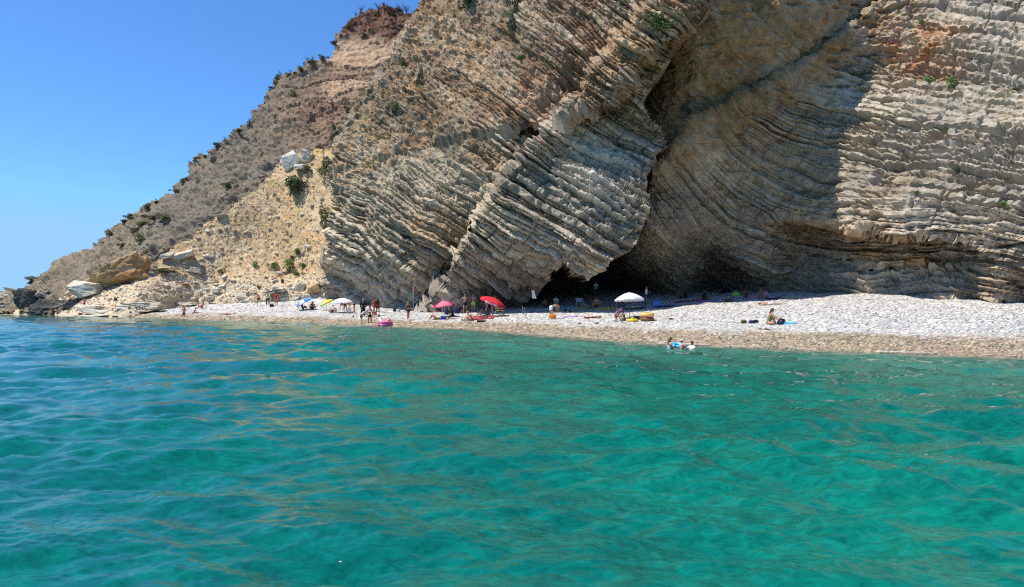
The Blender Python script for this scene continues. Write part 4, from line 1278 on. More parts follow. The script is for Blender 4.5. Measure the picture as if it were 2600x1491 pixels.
    BN = np.empty(nv * 3, np.float32); me.vertices.foreach_get("normal", BN); BN = BN.reshape(-1, 3).astype(float)
    BF = np.full((len(me.polygons), 4), -1, np.int32)
    for k, p in enumerate(me.polygons):
        vs = p.vertices[:]; BF[k, :len(vs)] = vs[:4]
    # nearest bone of every vertex
    best = np.full(nv, 1e9); lab = np.zeros(nv, int); par = np.zeros(nv)
    for k, (nm, a, c, ra, rb) in enumerate(seg):
        e = c - a; t = np.clip(((BV - a) @ e) / (e @ e + 1e-12), 0, 1)
        dd = np.linalg.norm(BV - a - t[:, None] * e, axis=1) - (ra + (rb - ra) * t)
        m = dd < best; best[m] = dd[m]; lab[m] = k; par[m] = t[m]
    names = np.array([s_[0] for s_ in seg])[lab]
    def isn(*ns): return np.isin(names, ns)
    eyes = [uvball(hd + sdv * s * .019 * H + fc * .048 * H + t3 * .008 * H, (.007 * H, .006 * H, .005 * H), R3, 6, 4) for s in (1, -1)]
    mouth = uvball(hd + fc * .047 * H - t3 * .029 * H, (.014 * H, .006 * H, .0035 * H), R3, 6, 4)
    fm = tube_mesh(fing, 5)
    AV, AF = join([(BV, BF), fm] + eyes + [mouth])
    zmin = AV[:, 2].min()
    body = mesh_np("body", AV, AF, smooth=True)
    mi = np.zeros(len(AF), np.int32); n_e = sum(len(e[1]) for e in eyes)
    mi[len(BF) + len(fm[1]):] = 1; mi[len(BF) + len(fm[1]) + n_e:] = 2
    for m_ in (SKIN[skin], EYE, LIP): body.materials.append(m_)
    body.polygons.foreach_set("material_index", mi)
    bpy.data.meshes.remove(me)
    p = Vector(loc) if loc is not None else hit(px, py)
    hdg = heading
    if to is not None:
        p2 = hit(*to) if loc is None else Vector(to)
        hdg = math.degrees(math.atan2(-(p2.x - p.x), p2.y - p.y)) + heading
    root = empty("person", p + Vector((0, 0, -sink)), math.radians(hdg))
    tag(root, label, "person", group)
    off = np.array([0, 0, -zmin + .005])
    if pose in ('back', 'front', 'backknees', 'prop', 'float'):
        off[1] = -(AV[:, 1].max() + AV[:, 1].min()) / 2
    body.vertices.foreach_set("co", np.ascontiguousarray(AV + off, np.float32).ravel()); body.update()
    link("body", body, None, root)
    def shell(name, mask, thick, material, flare=None):
        fmask = mask[BF[:, 0]] & mask[BF[:, 1]] & mask[BF[:, 2]] & np.where(BF[:, 3] >= 0, mask[np.maximum(BF[:, 3], 0)], True)
        fs = BF[fmask]
        if len(fs) == 0: return
        OV = BV + BN * thick
        if flare is not None: OV = flare(OV)
        e = np.concatenate([fs[:, [0, 1]], fs[:, [1, 2]], np.where(fs[:, 3:4] >= 0, fs[:, [2, 3]], fs[:, [2, 0]]), np.where(fs[:, 3:4] >= 0, fs[:, [3, 0]], fs[:, [2, 0]])])
        e = e[e[:, 0] != e[:, 1]]
        key = np.sort(e, 1); kk = key[:, 0].astype(np.int64) * nv + key[:, 1]
        u, inv, c = np.unique(kk, return_inverse=True, return_counts=True)
        be = e[c[inv] == 1]
        rim = np.stack([be[:, 1], be[:, 0], be[:, 0] + nv, be[:, 1] + nv], 1)
        W = np.concatenate([OV, BV]) + off
        allf = np.concatenate([fs, rim]); us = np.unique(allf[allf >= 0]); re = np.full(2 * nv + 1, -1); re[us] = np.arange(len(us))
        m2 = mesh_np(name, W[us], np.where(allf >= 0, re[allf], -1), smooth=True)
        return link(name, m2, material, root)
    loc_h = (BV - hd) @ R3
    if HAIR.get(hair) is not None:
        hm = isn("head", "neck") & (((loc_h[:, 2] > .022 * H)) | ((loc_h[:, 1] < -.004 * H) & (loc_h[:, 2] > -.042 * H)))
        shell("hair", hm, .011 * H, HAIR[hair])
        if long:
            v, f = join([uvball(hd - fc * .045 * H - t3 * .05 * H, (.044 * H, .026 * H, .085 * H), R3), uvball(hd - fc * .05 * H - t3 * .12 * H, (.036 * H, .02 * H, .07 * H), R3)])
            link("long_hair", mesh_np("long_hair", v + off, f, True), HAIR[hair], root)
    tz = (BV - pel) @ t1
    for kind, c in clothes:
        m_ = cloth(c)
        if kind == 'trunks': shell("shorts", isn("pelvis") | (isn("thighR", "thighL") & (par < .55)) | (isn("waist") & (tz < .06 * H)), .012 * H, m_)
        elif kind == 'briefs': shell("swim_briefs", (isn("pelvis") & (tz < .05 * H)) | (isn("thighR", "thighL") & (par < .10)), .006 * H, m_)
        elif kind == 'top': shell("bikini_top", isn("chest") & (np.abs((BV - chs) @ t2) < .032 * H), .006 * H, m_)
        elif kind == 'suit': shell("swimsuit", isn("pelvis", "waist") | (isn("chest") & (((BV - chs) @ t2) < .05 * H)) | (isn("thighR", "thighL") & (par < .08)), .007 * H, m_)
        elif kind == 'shirt': shell("shirt", isn("waist", "chest", "pelvis") & (tz > .0) | (isn("uarmR", "uarmL") & (par < .62)), .014 * H, m_)
        elif kind == 'longshirt': shell("shirt", isn("waist", "chest", "pelvis") | (isn("uarmR", "uarmL")) | (isn("thighR", "thighL") & (par < .3)), .016 * H, m_)
        elif kind == 'tank': shell("tank_top", isn("waist", "chest"), .010 * H, m_)
        elif kind == 'trousers': shell("trousers", isn("pelvis", "thighR", "thighL") | (isn("shinR", "shinL") & (par < .93)), .014 * H, m_)
        elif kind == 'dress':
            shell("dress", isn("waist", "chest", "pelvis", "thighR", "thighL", "uarmR", "uarmL") | (isn("farmR", "farmL") & (par < .8)) | (isn("shinR", "shinL") & (par < .55)), .024 * H, m_)
        elif kind == 'skirt':
            v, f = tube_mesh([([pel + t1 * .06 * H, pel - t1 * .12 * H, pel - t1 * .30 * H, pel - t1 * .47 * H], .105 * H, .155 * H)], 14)
            v[:, 1] *= .85; v = v + .012 * H * np.stack([np.sin(9 * np.arctan2(v[:, 1], v[:, 0])) * np.cos(np.arctan2(v[:, 1], v[:, 0])), np.sin(9 * np.arctan2(v[:, 1], v[:, 0])) * np.sin(np.arctan2(v[:, 1], v[:, 0])), 0 * v[:, 0]], 1)
            link("skirt", mesh_np("skirt", v + off, f, True), m_, root)
        elif kind == 'hat':
            shell("hat", isn("head") & (loc_h[:, 2] > .026 * H), .017 * H, m_)
            v, f = tube_mesh([([hd + t3 * .022 * H, hd + t3 * .028 * H], .088 * H, .056 * H)], 14)
            link("hat_brim", mesh_np("hat_brim", v + off, f, True), m_, root)
        elif kind == 'bib':
            v, f = uvball(chs + f2 * .068 * H + t2 * .02 * H, (.022 * H, .012 * H, .075 * H), R2)
            link("white_front", mesh_np("white_front", v + off, f, True), m_, root)
        elif kind == 'cape':
            shell("towel_wrap", (isn("waist", "chest", "uarmR", "uarmL") & (((BV - chs) @ f2) < .03 * H)), .022 * H, m_)
        elif kind == 'shades':
            v, f = uvball(hd + fc * .050 * H + t3 * .008 * H, (.040 * H, .012 * H, .011 * H), R3, 8, 5)
            link("sunglasses", mesh_np("sunglasses", v + off, f, True), m_, root)
        elif kind == 'stripe':
            for s in (1, -1):
                sgs = {s_[0]: s_ for s_ in seg}; n_ = "R" if s > 0 else "L"
                a0, a1, a2 = sgs["thigh" + n_][1], sgs["thigh" + n_][2], sgs["shin" + n_][2]
                v, f = tube_mesh([([a0 + X * s * .066 * H, a1 + X * s * .046 * H, a2 + X * s * .036 * H], .009 * H, .008 * H)], 5)
                link("side_stripe", mesh_np("side_stripe", v + off, f), m_, root)
        elif kind == 'dots':
            rr = np.random.default_rng(3); cand = np.where(isn("waist", "chest", "pelvis", "thighR", "thighL"))[0]
            for k in rr.choice(cand, 16, False):
                v, f = uvball(BV[k] + BN[k] * .024 * H, (.02 * H, .02 * H, .02 * H), np.eye(3), 6, 4)
                link("white_dot", mesh_np("white_dot", v + off, f, True), m_, root)
    return root

def on(px, py, D, z=None):
    v = Vector(at(px, py, D))
    if z is not None: v.z = z
    return v

T = [('trunks', 'black')]; BK = [('briefs', 'black'), ('top', 'black')]
# left end of the beach
person(467, 806, 1.72, 180, 'chest', 'red', 'brown', [('briefs', 'black')], "sunburnt person in black briefs wading in the shallows at the left end of the beach", sink=.42, loc=on(467, 808, 84, -.42) + Vector((0, 0, .42)))
person(490, 799, 1.62, -70, 'legsfwd', 'red', 'brown', [('briefs', 'maroon')], "person sitting at the water's edge with outstretched legs, nearest the wading person")
person(506, 795, 1.1, -60, 'back', 'tan', 'brown', [('briefs', 'maroon')], "child lying on the pebbles just right of the sitter at the water's edge")
person(512, 784, 1.74, 80, 'kneesback', 'tan', 'black', [('suit', 'red')], "person in a red swimsuit leaning back with raised knees on the left beach")
person(466, 782, 1.6, -80, 'back', 'fair', 'brown', [('briefs', 'maroon')], "person lying flat beside the pale rock shelf at the left end")
person(577, 800, 1.74, -62, 'front', 'red', 'blond', [('briefs', 'orange')], "orange tanned sunbather lying face down across the wet pebbles", ua=(89, 89), fa=(91, 91), aa=(18, 18), fa_in=-8)
person(216, 783, 1.6, 60, 'legs', 'red', 'brown', [('briefs', 'maroon')], "person sunbathing on top of the flat layered white rock", loc=on(214, 782, 91.3, 1.42))
person(657, 777, 1.74, 190, 'stoop', 'red', 'brown', [('trunks', 'black')], "stooping bare chested person in black shorts, leftmost of three bathers by the scree")
person(680, 777, 1.70, 200, 'stoop', 'fair', 'black', [('shirt', 'lime'), ('trousers', 'black')], "stooping person in a pale green top and leggings, middle one of three by the scree")
person(701, 779, 1.72, 160, 'stand', 'tan', 'black', [('shirt', 'red')], "person standing upright in a red shirt, right one of three by the scree")
person(769, 787, 1.66, -100, 'kneesback', 'dark', 'black', [('suit', 'black')], "left of two dark tanned people sitting under the blue umbrella", ft=(0, 0))
person(793, 787, 1.70, 200, 'wide', 'dark', 'black', [('trunks', 'black')], "right of two dark tanned people sitting by the blue umbrella")
# yellow and white umbrellas
person(853, 793, 1.55, 100, 'legsfwd', 'fair', 'black', [('longshirt', 'white')], "dark haired person in white clothes sitting under the yellow umbrella")
person(877, 796, 1.62, 150, 'bend', 'tan', 'black', [('suit', 'black')], "person in a black swimsuit bending down under the left white umbrella", long=True, fem=True)
person(899, 795, 1.62, 80, 'bend', 'red', 'black', [('briefs', 'black')], "dark haired person bending to the left, right edge of the left white umbrella", long=True, fem=True)
person(922, 804, 1.66, 185, 'stand', 'fair', 'grey', [('dress', 'black'), ('skirt', 'black'), ('bib', 'white')], "person in a long black robe with a white front standing on the pebbles", build=1.12, ab=(8, 8))
person(916, 822, 1.64, -95, 'stoop', 'fair', 'blond', [('tank', 'white'), ('trunks', 'grey')], "fair haired person in white top and grey shorts bending forward at the water's edge", loc=on(917, 824, 64.5, 0), sink=.18)
person(938, 822, 1.72, 178, 'stand', 'tan', 'brown', [('briefs', 'black'), ('top', 'white')], "long haired woman with white top and black bikini bottom standing ankle deep in the water", loc=on(939, 825, 64.0, 0), sink=.22, long=True, fem=True, th=(4, 2), ua=(4, -10))
person(950, 801, 1.70, 100, 'stand', 'tan', 'black', [('longshirt', 'red'), ('trunks', 'red')], "person all in red facing left behind the woman in the black bikini bottom", ua=(20, 12), fa=(55, 50))
person(959, 801, 1.72, 170, 'stand', 'dark', 'black', [('tank', 'black'), ('trunks', 'maroon')], "deeply tanned person in a black tank top standing right behind the person in red")
person(955, 805, 1.15, 120, 'crouch', 'tan', 'black', [('longshirt', 'red'), ('dots', 'white')], "child in a white dotted red dress crouching at the feet of the person in red")
person(1036, 816, 1.72, -150, 'walk', 'tan', 'blond', BK, "blond woman in a black bikini walking along the beach by the red flag", long=True, fem=True)
# pink umbrella group
person(1126, 797, 1.72, 160, 'stand', 'fair', 'black', [('shirt', 'pink'), ('trunks', 'navy')], "person in a pale pink shirt standing behind the pink umbrella", loc=on(1126, 796, 73.0, .76))
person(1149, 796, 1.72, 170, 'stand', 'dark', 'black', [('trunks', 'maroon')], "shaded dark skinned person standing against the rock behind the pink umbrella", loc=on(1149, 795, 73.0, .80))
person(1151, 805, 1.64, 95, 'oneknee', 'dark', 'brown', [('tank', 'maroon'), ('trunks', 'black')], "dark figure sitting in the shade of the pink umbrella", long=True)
person(1108, 812, 1.66, 80, 'backknees', 'red', 'brown', [('briefs', 'maroon')], "person lying on the back with raised sunburnt knees left of the blue cooler")
person(1141, 812, 1.62, -80, 'back', 'fair', 'brown', [('briefs', 'black')], "person lying flat right of the blue cooler")
# in front of the rock
person(1181, 796, 1.80, 180, 'hips', 'tan', 'bald', [('trunks', 'black')], "bald man with hands on his hips and black shorts standing before the rock", th=(28, -2), kn=(40, 2), build=1.1)
person(1202, 794, 1.76, 175, 'chest', 'tan', 'black', [('trunks', 'green')], "man in bright green shorts standing before the rock")
person(1250, 802, 1.80, 75, 'bend', 'red', 'black', [('trunks', 'blue')], "man in blue shorts bending forward under the red umbrella", lean=58, bend=24)
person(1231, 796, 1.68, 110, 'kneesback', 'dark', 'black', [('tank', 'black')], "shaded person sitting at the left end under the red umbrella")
person(1274, 793, 1.70, 100, 'oneknee', 'tan', 'black', [('cape', 'lightblue'), ('trunks', 'brown')], "person wrapped in a light blue towel sitting at the right end under the red umbrella")
person(1222, 804, 1.66, 95, 'back', 'tan', 'black', [('suit', 'black')], "person in black lying on the red air mattress", loc=hit(1224, 812) + Vector((0, .05, .17)), th=(128, 92), kn=(88, 4))
person(1200, 817, 1.76, 110, 'legsfwd', 'red', 'bald', [('briefs', 'black')], "bald sunburnt man sitting in front of the red air mattress, legs towards the water", lean=26, bend=18)
# middle of the beach
person(1399, 810, 1.74, -80, 'bend', 'tan', 'black', [('trunks', 'white')], "man in white shorts bending over the orange bag")
person(1411, 776, 1.72, 185, 'knees', 'fair', 'brown', [('shirt', 'white')], "pale person sitting in the cave shade just behind the man in white shorts")
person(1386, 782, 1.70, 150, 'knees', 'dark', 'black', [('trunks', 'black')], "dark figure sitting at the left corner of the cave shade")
person(1492, 783, 1.62, 120, 'backknees', 'red', 'brown', [('briefs', 'pink')], "person lying with one raised pink leg at the shade's edge near the striped chair")
person(1514, 782, 1.78, 180, 'wide', 'red', 'brown', [('trunks', 'maroon')], "person sitting wide kneed at the shade edge left of the big white umbrella", ua=(50, 64), fa=(80, 110))
person(1545, 785, 1.66, -60, 'front', 'fair', 'brown', [('briefs', 'black')], "sunbather lying face down on the yellow towel")
person(1513, 757, 1.70, 180, 'stand', 'dark', 'brown', [('shirt', 'lightblue'), ('trunks', 'navy'), ('hat', 'white')], "person in a white hat standing deep in the dark cave", loc=None)
person(1560, 816, 1.72, -110, 'oneknee', 'tan', 'brown', [('trunks', 'white')], "tanned man in white shorts sitting left of the big white umbrella pole")
person(1586, 814, 1.35, 95, 'cross', 'dark', 'black', [('trunks', 'maroon')], "child sitting cross legged in the shade of the big white umbrella")
person(1609, 783, 1.68, -88, 'back', 'red', 'brown', [('trunks', 'lightblue')], "person lying on the back behind the pole of the big white umbrella")
person(1641, 778, 1.72, -100, 'chest', 'tan', 'brown', [('shirt', 'white'), ('trousers', 'navy'), ('stripe', 'white')], "person in white T-shirt and dark trousers with a white side stripe standing in shade", fem=True)
# right shade
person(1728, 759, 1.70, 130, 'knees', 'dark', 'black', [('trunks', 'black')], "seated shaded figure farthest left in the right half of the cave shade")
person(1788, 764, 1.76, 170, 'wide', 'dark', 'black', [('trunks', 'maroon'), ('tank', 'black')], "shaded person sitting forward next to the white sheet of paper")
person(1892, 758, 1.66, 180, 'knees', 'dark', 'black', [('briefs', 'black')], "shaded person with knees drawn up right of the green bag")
person(1930, 759, 1.72, 185, 'oneknee', 'tan', 'black', [('tank', 'grey')], "taller of two shaded people sitting side by side near the lime towel")
person(1945, 760, 1.45, 165, 'knees', 'tan', 'brown', [('tank', 'purple')], "smaller of two shaded people sitting side by side near the lime towel")
person(1956, 775, 1.66, -100, 'back', 'red', 'brown', [('trunks', 'white')], "sunburnt person lying in the sun at the right end of the cave shade")
person(1950, 826, 1.80, -105, 'oneknee', 'red', 'brown', [('suit', 'olive'), ('shades', 'black')], "woman in sunglasses and a dark swimsuit sitting alone beside a black backpack", long=True, fem=True)
# in the water
person(1702, 884, 1.66, -90, 'stand', 'red', 'blond', [('suit', 'lightblue'), ('shades', 'black')], "long haired woman in sunglasses standing chest deep in the water", loc=on(1701, 884, 32.0, 0), sink=1.15, long=True, fem=True, ua=(40, 40), fa=(85, 85))
person(1731, 884, 1.15, -80, 'stand', 'fair', 'blond', [('shirt', 'pink'), ('hat', 'white')], "small child with a white sun hat sitting in the cyan float ring", loc=on(1731, 884, 32.0, 0), sink=.76, ua=(50, 50), fa=(75, 75))
person(1757, 885, 1.35, 120, 'stand', 'tan', 'brown', [('shirt', 'white')], "dark haired boy with only head and shoulders above the water", loc=on(1757, 885, 32.2, 0), sink=1.05, ua=(60, 60), fa=(85, 85))
person(968, 829, 1.60, 30, 'float', 'fair', 'black', [('suit', 'white')], "dark haired swimmer stretched out against the pink inflatable boat", loc=on(966, 830, 58.5, 0), sink=.42)
print("people", round(time.time() - T0, 1))
# ------------------------------------------------------------------ beach things
def pm(name, col, rough=.5, **k):
    return mat(name, col, rough, k.pop('var', .06), k.pop('sc', 8.0), **k)
POLE = pm("pole_metal", (.55, .55, .55), .4); POLED = pm("pole_dark", (.06, .06, .06), .5)
WHITEF = pm("canopy_white", (.74, .73, .72), .85, var=.04); 

def box_mesh(name, sx, sy, sz, bev=.02, z0=0.0, taper=1.0, seg=2):
    bm = bmesh.new(); bmesh.ops.create_cube(bm, size=1.0)
    for v in bm.verts:
        k = taper if v.co.z > 0 else 1.0
        v.co = Vector((v.co.x * sx * k, v.co.y * sy * k, (v.co.z + .5) * sz + z0))
    if bev > 0: bmesh.ops.bevel(bm, geom=bm.edges[:], offset=bev, segments=seg, affect='EDGES', profile=.6)
    me = bpy.data.meshes.new(name); bm.to_mesh(me); bm.free(); return me

def tube(name, paths, m, parent=None, sides=7):
    me = mesh_np(name, *tube_mesh(paths, sides), smooth=True)
    return link(name, me, m, parent)

def torus_mesh(name, R, r, n=30, m=10, flat=1.0, wob=0.0, sx=1.0, bumps=0):
    a = np.linspace(0, 2 * math.pi, n, endpoint=False); b = np.linspace(0, 2 * math.pi, m, endpoint=False)
    A, B = np.meshgrid(a, b, indexing='ij')
    rr = r * (1 + (.10 * np.cos(bumps * A) if bumps else 0))
    V = np.stack([(R + rr * np.cos(B)) * np.cos(A) * sx, (R + rr * np.cos(B)) * np.sin(A), rr * flat * np.sin(B)], -1).reshape(-1, 3)
    i = np.arange(n * m).reshape(n, m)
    q = np.stack([i, np.roll(i, -1, 0), np.roll(np.roll(i, -1, 0), -1, 1), np.roll(i, -1, 1)], -1).reshape(-1, 4)
    return mesh_np(name, V, q, smooth=True)

def umbrella(px, py, R, H, label, mats, tilt=0.0, tdir=0.0, drop=.42, valance=.14, pole=None, pleat=.05, group=None, top=None):
    """mats: one material per panel (cycled); tilt in degrees towards heading tdir"""
    p = hit(px, py)
    e = empty("beach_umbrella", p, 0); tag(e, label, "umbrella", group)
    pole = pole or POLE
    Tm = Matrix.Translation((0, 0, H)) @ Matrix.Rotation(math.radians(tdir), 4, 'Z') @ Matrix.Rotation(math.radians(-tilt), 4, 'X')
    tube("pole", [([(0, 0, -.3), (0, 0, H * .5), (0, 0, H - .1)], .02, .018)], pole, e)
    topz = Tm @ Vector((0, 0, 0)); 
    tube("upper_pole", [([(0, 0, H - .12), tuple(Tm @ Vector((0, 0, drop * .5))), tuple(Tm @ Vector((0, 0, drop + .02)))], .016, .014)], pole, e)
    n = 8; K = 5; J = 6
    for i in range(n):
        a0, a1 = 2 * math.pi * i / n, 2 * math.pi * (i + 1) / n
        V = []
        for k in range(K + 2):
            for j in range(J + 1):
                f = j / J
                a = a0 + (a1 - a0) * f
                sag = math.sin(math.pi * f)
                if k <= K:
                    t = (k + .02) / K
                    chord = math.cos(math.pi / n) / math.cos((f - .5) * 2 * math.pi / n)
                    rr = R * t * (chord * .55 + .45) * (1 - pleat * sag * t * .6)
                    z = drop * (1 - (.35 * t + .65 * t * t)) - pleat * .6 * sag * t * R * .5
                else:
                    t = 1.0
                    chord = math.cos(math.pi / n) / math.cos((f - .5) * 2 * math.pi / n)
                    rr = R * (chord * .55 + .45) * (1 - pleat * sag * .6) * 1.005
                    z = -pleat * .3 * sag * R - valance * (.82 + .18 * abs(math.sin(math.pi * 2 * f)))
                V.append(tuple(Tm @ Vector((rr * math.cos(a), rr * math.sin(a), z))))
        fs = []
        for k in range(K + 1):
            for j in range(J):
                a = k * (J + 1) + j
                fs.append((a, a + J + 1, a + J + 2, a + 1))
        V = np.array(V); nv = len(V)
        inner = V - np.array(Tm.to_3x3() @ Vector((0, 0, 1))) * .008 - (V - np.array(topz)) * .006
        fs = np.array(fs); fb = fs[:, ::-1] + nv
        bd = [k * (J + 1) for k in range(K + 2)] + [(K + 1) * (J + 1) + j for j in range(1, J + 1)] + [k * (J + 1) + J for k in range(K, -1, -1)]
        rim = np.array([(bd[t + 1], bd[t], bd[t] + nv, bd[t + 1] + nv) for t in range(len(bd) - 1)])
        link("panel", mesh_np("panel", np.concatenate([V, inner]), np.concatenate([fs, fb, rim]), smooth=True), mats[i % len(mats)], e)
        c, s = math.cos(a0), math.sin(a0)
        rib = [tuple(Tm @ Vector((R * t * c, R * t * s, drop * (1 - (.35 * t + .65 * t * t)) - .025))) for t in (.03, .35, .7, .98)]
        tube("rib", [(rib, .006, .005)], pole, e, 4)
    tube("finial", [([tuple(Tm @ Vector((0, 0, drop))), tuple(Tm @ Vector((0, 0, drop + .1)))], .022, .010)], pole, e)
    return e, Tm

PK1, PK2 = pm("canopy_pink", (.72, .17, .25), .8), pm("canopy_crimson", (.46, .02, .075), .8)
RD1, RD2 = pm("canopy_red", (.66, .03, .045), .8), pm("canopy_red_dark", (.50, .02, .04), .8)
BL1, BL2 = pm("canopy_blue", (.06, .22, .68), .8), pm("canopy_sky_blue", (.20, .46, .78), .8)
YL, GR = pm("canopy_yellow", (.74, .62, .06), .8), pm("canopy_green", (.22, .48, .22), .8)
umbrella(1598, 809, 1.12, 1.42, "biggest white beach umbrella, standing alone on the open pebbles", [WHITEF], tilt=4, tdir=20, drop=.50, valance=.13, pole=POLED)
umbrella(870, 793, 1.12, 1.12, "white beach umbrella at the left foot of the headland beside the yellow one", [WHITEF], tilt=7, tdir=-150, drop=.42)
umbrella(829, 788, .80, .85, "yellow and green umbrella tilted left beside the left white one", [YL, YL, GR, YL], tilt=28, tdir=100, drop=.30, valance=.10)
umbrella(772, 788, .98, .95, "blue and white patterned umbrella tilted left over two sitting people", [BL1, BL2, BL1, WHITEF], tilt=30, tdir=110, drop=.36, valance=.10)
umbrella(1127, 806, 1.02, 1.02, "pink and crimson umbrella with a cool box beneath it", [PK1, PK1, PK2], tilt=8, tdir=95, drop=.46, valance=.08)
eu, Tm = umbrella(1252, 802, 1.20, 1.22, "red umbrella tilted right with pale lettering on its rim", [RD1, RD2], tilt=22, tdir=-105, drop=.40, valance=.17)
# lettering on the pale rim band
PALEF = pm("canopy_pale_print", (.74, .55, .54), .85)
bandV = []; nb = 12
for k in range(nb + 1):
    a = math.radians(238 + 52 * k / nb) + math.radians(105)
    for z in (-.01, -.14):
        bandV.append(tuple(Tm @ Vector((1.235 * math.cos(a), 1.235 * math.sin(a), z))))
bf = [(2 * k, 2 * k + 1, 2 * k + 3, 2 * k + 2) for k in range(nb)]
bV = np.array(bandV); out = (bV - np.array(Tm @ Vector((0, 0, 0)))); out[:, 2] = 0; out /= np.linalg.norm(out, axis=1)[:, None]
bf = np.array(bf); fr = bf[:, ::-1] + len(bV)
link("printed_band", mesh_np("printed_band", np.concatenate([bV + out * .006, bV - out * .002]), np.concatenate([bf, fr])), PALEF, eu)
INKR = pm("print_dark", (.22, .03, .04), .8)
def on_rim(i):
    a = math.radians(251 + 6.2 * i + 105)
    p_ = Tm @ Vector((1.262 * math.cos(a), 1.262 * math.sin(a), -.075))
    return p_, (math.radians(90), math.radians(17), a + math.radians(90) - math.radians(105) + math.radians(-15))
letters("STOTO", .15, INKR, eu, on_rim, .006)

def towel(px, py, L, W, col, label, rz=0, name="towel", cat="towel", col2=None, thick=.03, group=None, lift=0.0):
    p = hit(px, py)
    n, m = 16, 7
    r_ = np.random.default_rng(int(px * 7 + py))
    u, v = np.meshgrid(np.linspace(-.5, .5, n), np.linspace(-.5, .5, m), indexing='ij')
    P_ = np.stack([u * L, v * W, 0 * u], -1)
    z = .05 * np.abs(gn(P_ + px, .45, 2.0)) + .03
    c, s = math.cos(math.radians(rz)), math.sin(math.radians(rz))
    gx = p.x + P_[..., 0] * c - P_[..., 1] * s; gy = p.y + P_[..., 0] * s + P_[..., 1] * c
    z = z + ground(gx, gy) - p.z + .03 + lift
    V = np.stack([P_[..., 0], P_[..., 1], z], -1).reshape(-1, 3)
    i = np.arange(n * m).reshape(n, m)
    q = np.stack([i[:-1, :-1], i[1:, :-1], i[1:, 1:], i[:-1, 1:]], -1).reshape(-1, 4)
    b_ = np.concatenate([i[:, 0], i[-1, 1:], i[::-1, -1][1:], i[0, ::-1][1:]])
    rim = np.array([(b_[t + 1], b_[t], b_[t] + n * m, b_[t + 1] + n * m) for t in range(len(b_) - 1)])
    V2 = V.copy(); V2[:, 2] -= thick
    me = mesh_np(name, np.concatenate([V, V2]), np.concatenate([q, q[:, ::-1] + n * m, rim]), smooth=True)
    o = link(name, me, cloth(col)); o.location = p; o.rotation_euler = (0, 0, math.radians(rz))
    if col2:
        me.materials.append(cloth(col2))
        mi = np.zeros(len(me.polygons), np.int32); k = np.arange((n - 1) * (m - 1)); mi[:len(k)] = ((k // (m - 1)) % 4 < 2)
        me.polygons.foreach_set("material_index", mi)
    tag(o, label, cat, group); return o

towel(1108, 794, 1.5, .8, 'maroon', "red towel spread at the rock foot left of the pink umbrella pole")
towel(1212, 806, 1.9, .75, 'pink', "pink towel sticking out behind the red air mattress", 8)
towel(1380, 789, 1.3, .8, 'lightblue', "pale blue towel lying at the edge of the cave shade")
towel(1449, 806, 1.15, .6, 'purple', "mauve towel lying on the open pebbles right of the orange bag")
towel(1505, 807, 1.35, .6, 'maroon', "narrow red towel on the open pebbles left of the sitting tanned man")
towel(1543, 786, 1.9, .9, 'yellow', "yellow towel under the face down sunbather", -4)
towel(1475, 784, 1.4, .7, 'lime', "yellow green towel at the shade's edge below the striped chair", 5)
towel(1443, 782, 1.0, .7, 'cyan', "teal towel in the shade left of the striped chair", -5)
towel(863, 795, 1.2, .7, 'navy', "dark blue towel beneath the left white umbrella")
towel(969, 792, 1.3, .35, 'black', "black roll of cloth lying behind the red dressed child")
towel(1996, 757, 1.3, .8, 'lime', "lime green towel at the right end of the cave shade")
towel(1966, 759, 1.4, .8, 'navy', "dark towel beside the two shaded people sitting side by side")
towel(1916, 760, 1.0, .7, 'purple', "mauve towel left of the two shaded people sitting side by side")
towel(1745, 766, 2.2, .8, 'maroon', "dark red blanket at the shade edge in front of the farthest left shaded figure")
towel(1792, 765, 1.5, .9, 'purple', "crumpled cloth under the shaded person next to the white sheet of paper")
towel(2002, 825, .75, .4, 'cyan', "bright blue towel crumpled right of the black backpack", 6, thick=.10, lift=.06)
towel(847, 797, 1.2, .5, 'white', "white sheet under the person in white clothes")
towel(1610, 785, 1.9, .8, 'brown', "brown mat under the person lying behind the big white umbrella's pole")
towel(1690, 779, 1.7, .7, 'navy', "dark blue cloth spread right of the big blue beach bag", 3)
towel(1270, 805, 1.5, .30, 'brown', "narrow dark strip standing in for the red umbrella shadow on the pebbles")  # brown sheet, no real towel, laid out as the umbrella's cast shadow
towel(1784, 747, .45, .35, 'white', "white sheet of paper lying on the shaded pebbles")
towel(1126, 812, 1.8, .8, 'black', "black towel under the people lying by the blue cooler", -3)
towel(985, 793, 1.6, .6, 'white', "white towel lying left of the black bag at the rock foot")

# bags, boxes and shoes
def bag(px, py, w, h, d, col, label, name="beach_bag", cat="bag", handle=True, rz=0, sag=.8):
    p = hit(px, py); e = empty(name, p, math.radians(rz)); tag(e, label, cat)
    V, Fc = ICO[3]; V = V.copy()
    r_ = np.abs(V) ** .5 * np.sign(V)
    V = r_ / np.abs(r_).max(0) * np.array([w / 2, d / 2, h / 2])
    V = V * (1 - .22 * np.clip(V[:, 2:3] / h + .5, 0, 1) * np.array([1, 1, 0])) + np.array([0, 0, h / 2])
    V = V + .06 * h * np.stack([gn(V + px, .25, k * 3.0) for k in range(3)], -1)
    link("pouch", mesh_np("pouch", V, Fc, smooth=True), cloth(col), e)
    if handle:
        for s in (-1, 1):
            tube("handle", [([(-w * .25, s * d * .2, h * .92), (-w * .18, s * d * .24, h * 1.28), (0, s * d * .25, h * 1.38), (w * .18, s * d * .24, h * 1.28), (w * .25, s * d * .2, h * .92)], .014, .014)], cloth(col), e, 5)
    return e
bag(1404, 810, .52, .42, .30, 'orange', "orange beach bag under the hands of the man in white shorts")
bag(690, 780, .5, .38, .35, 'black', "black bag on the ground between the three standing bathers")
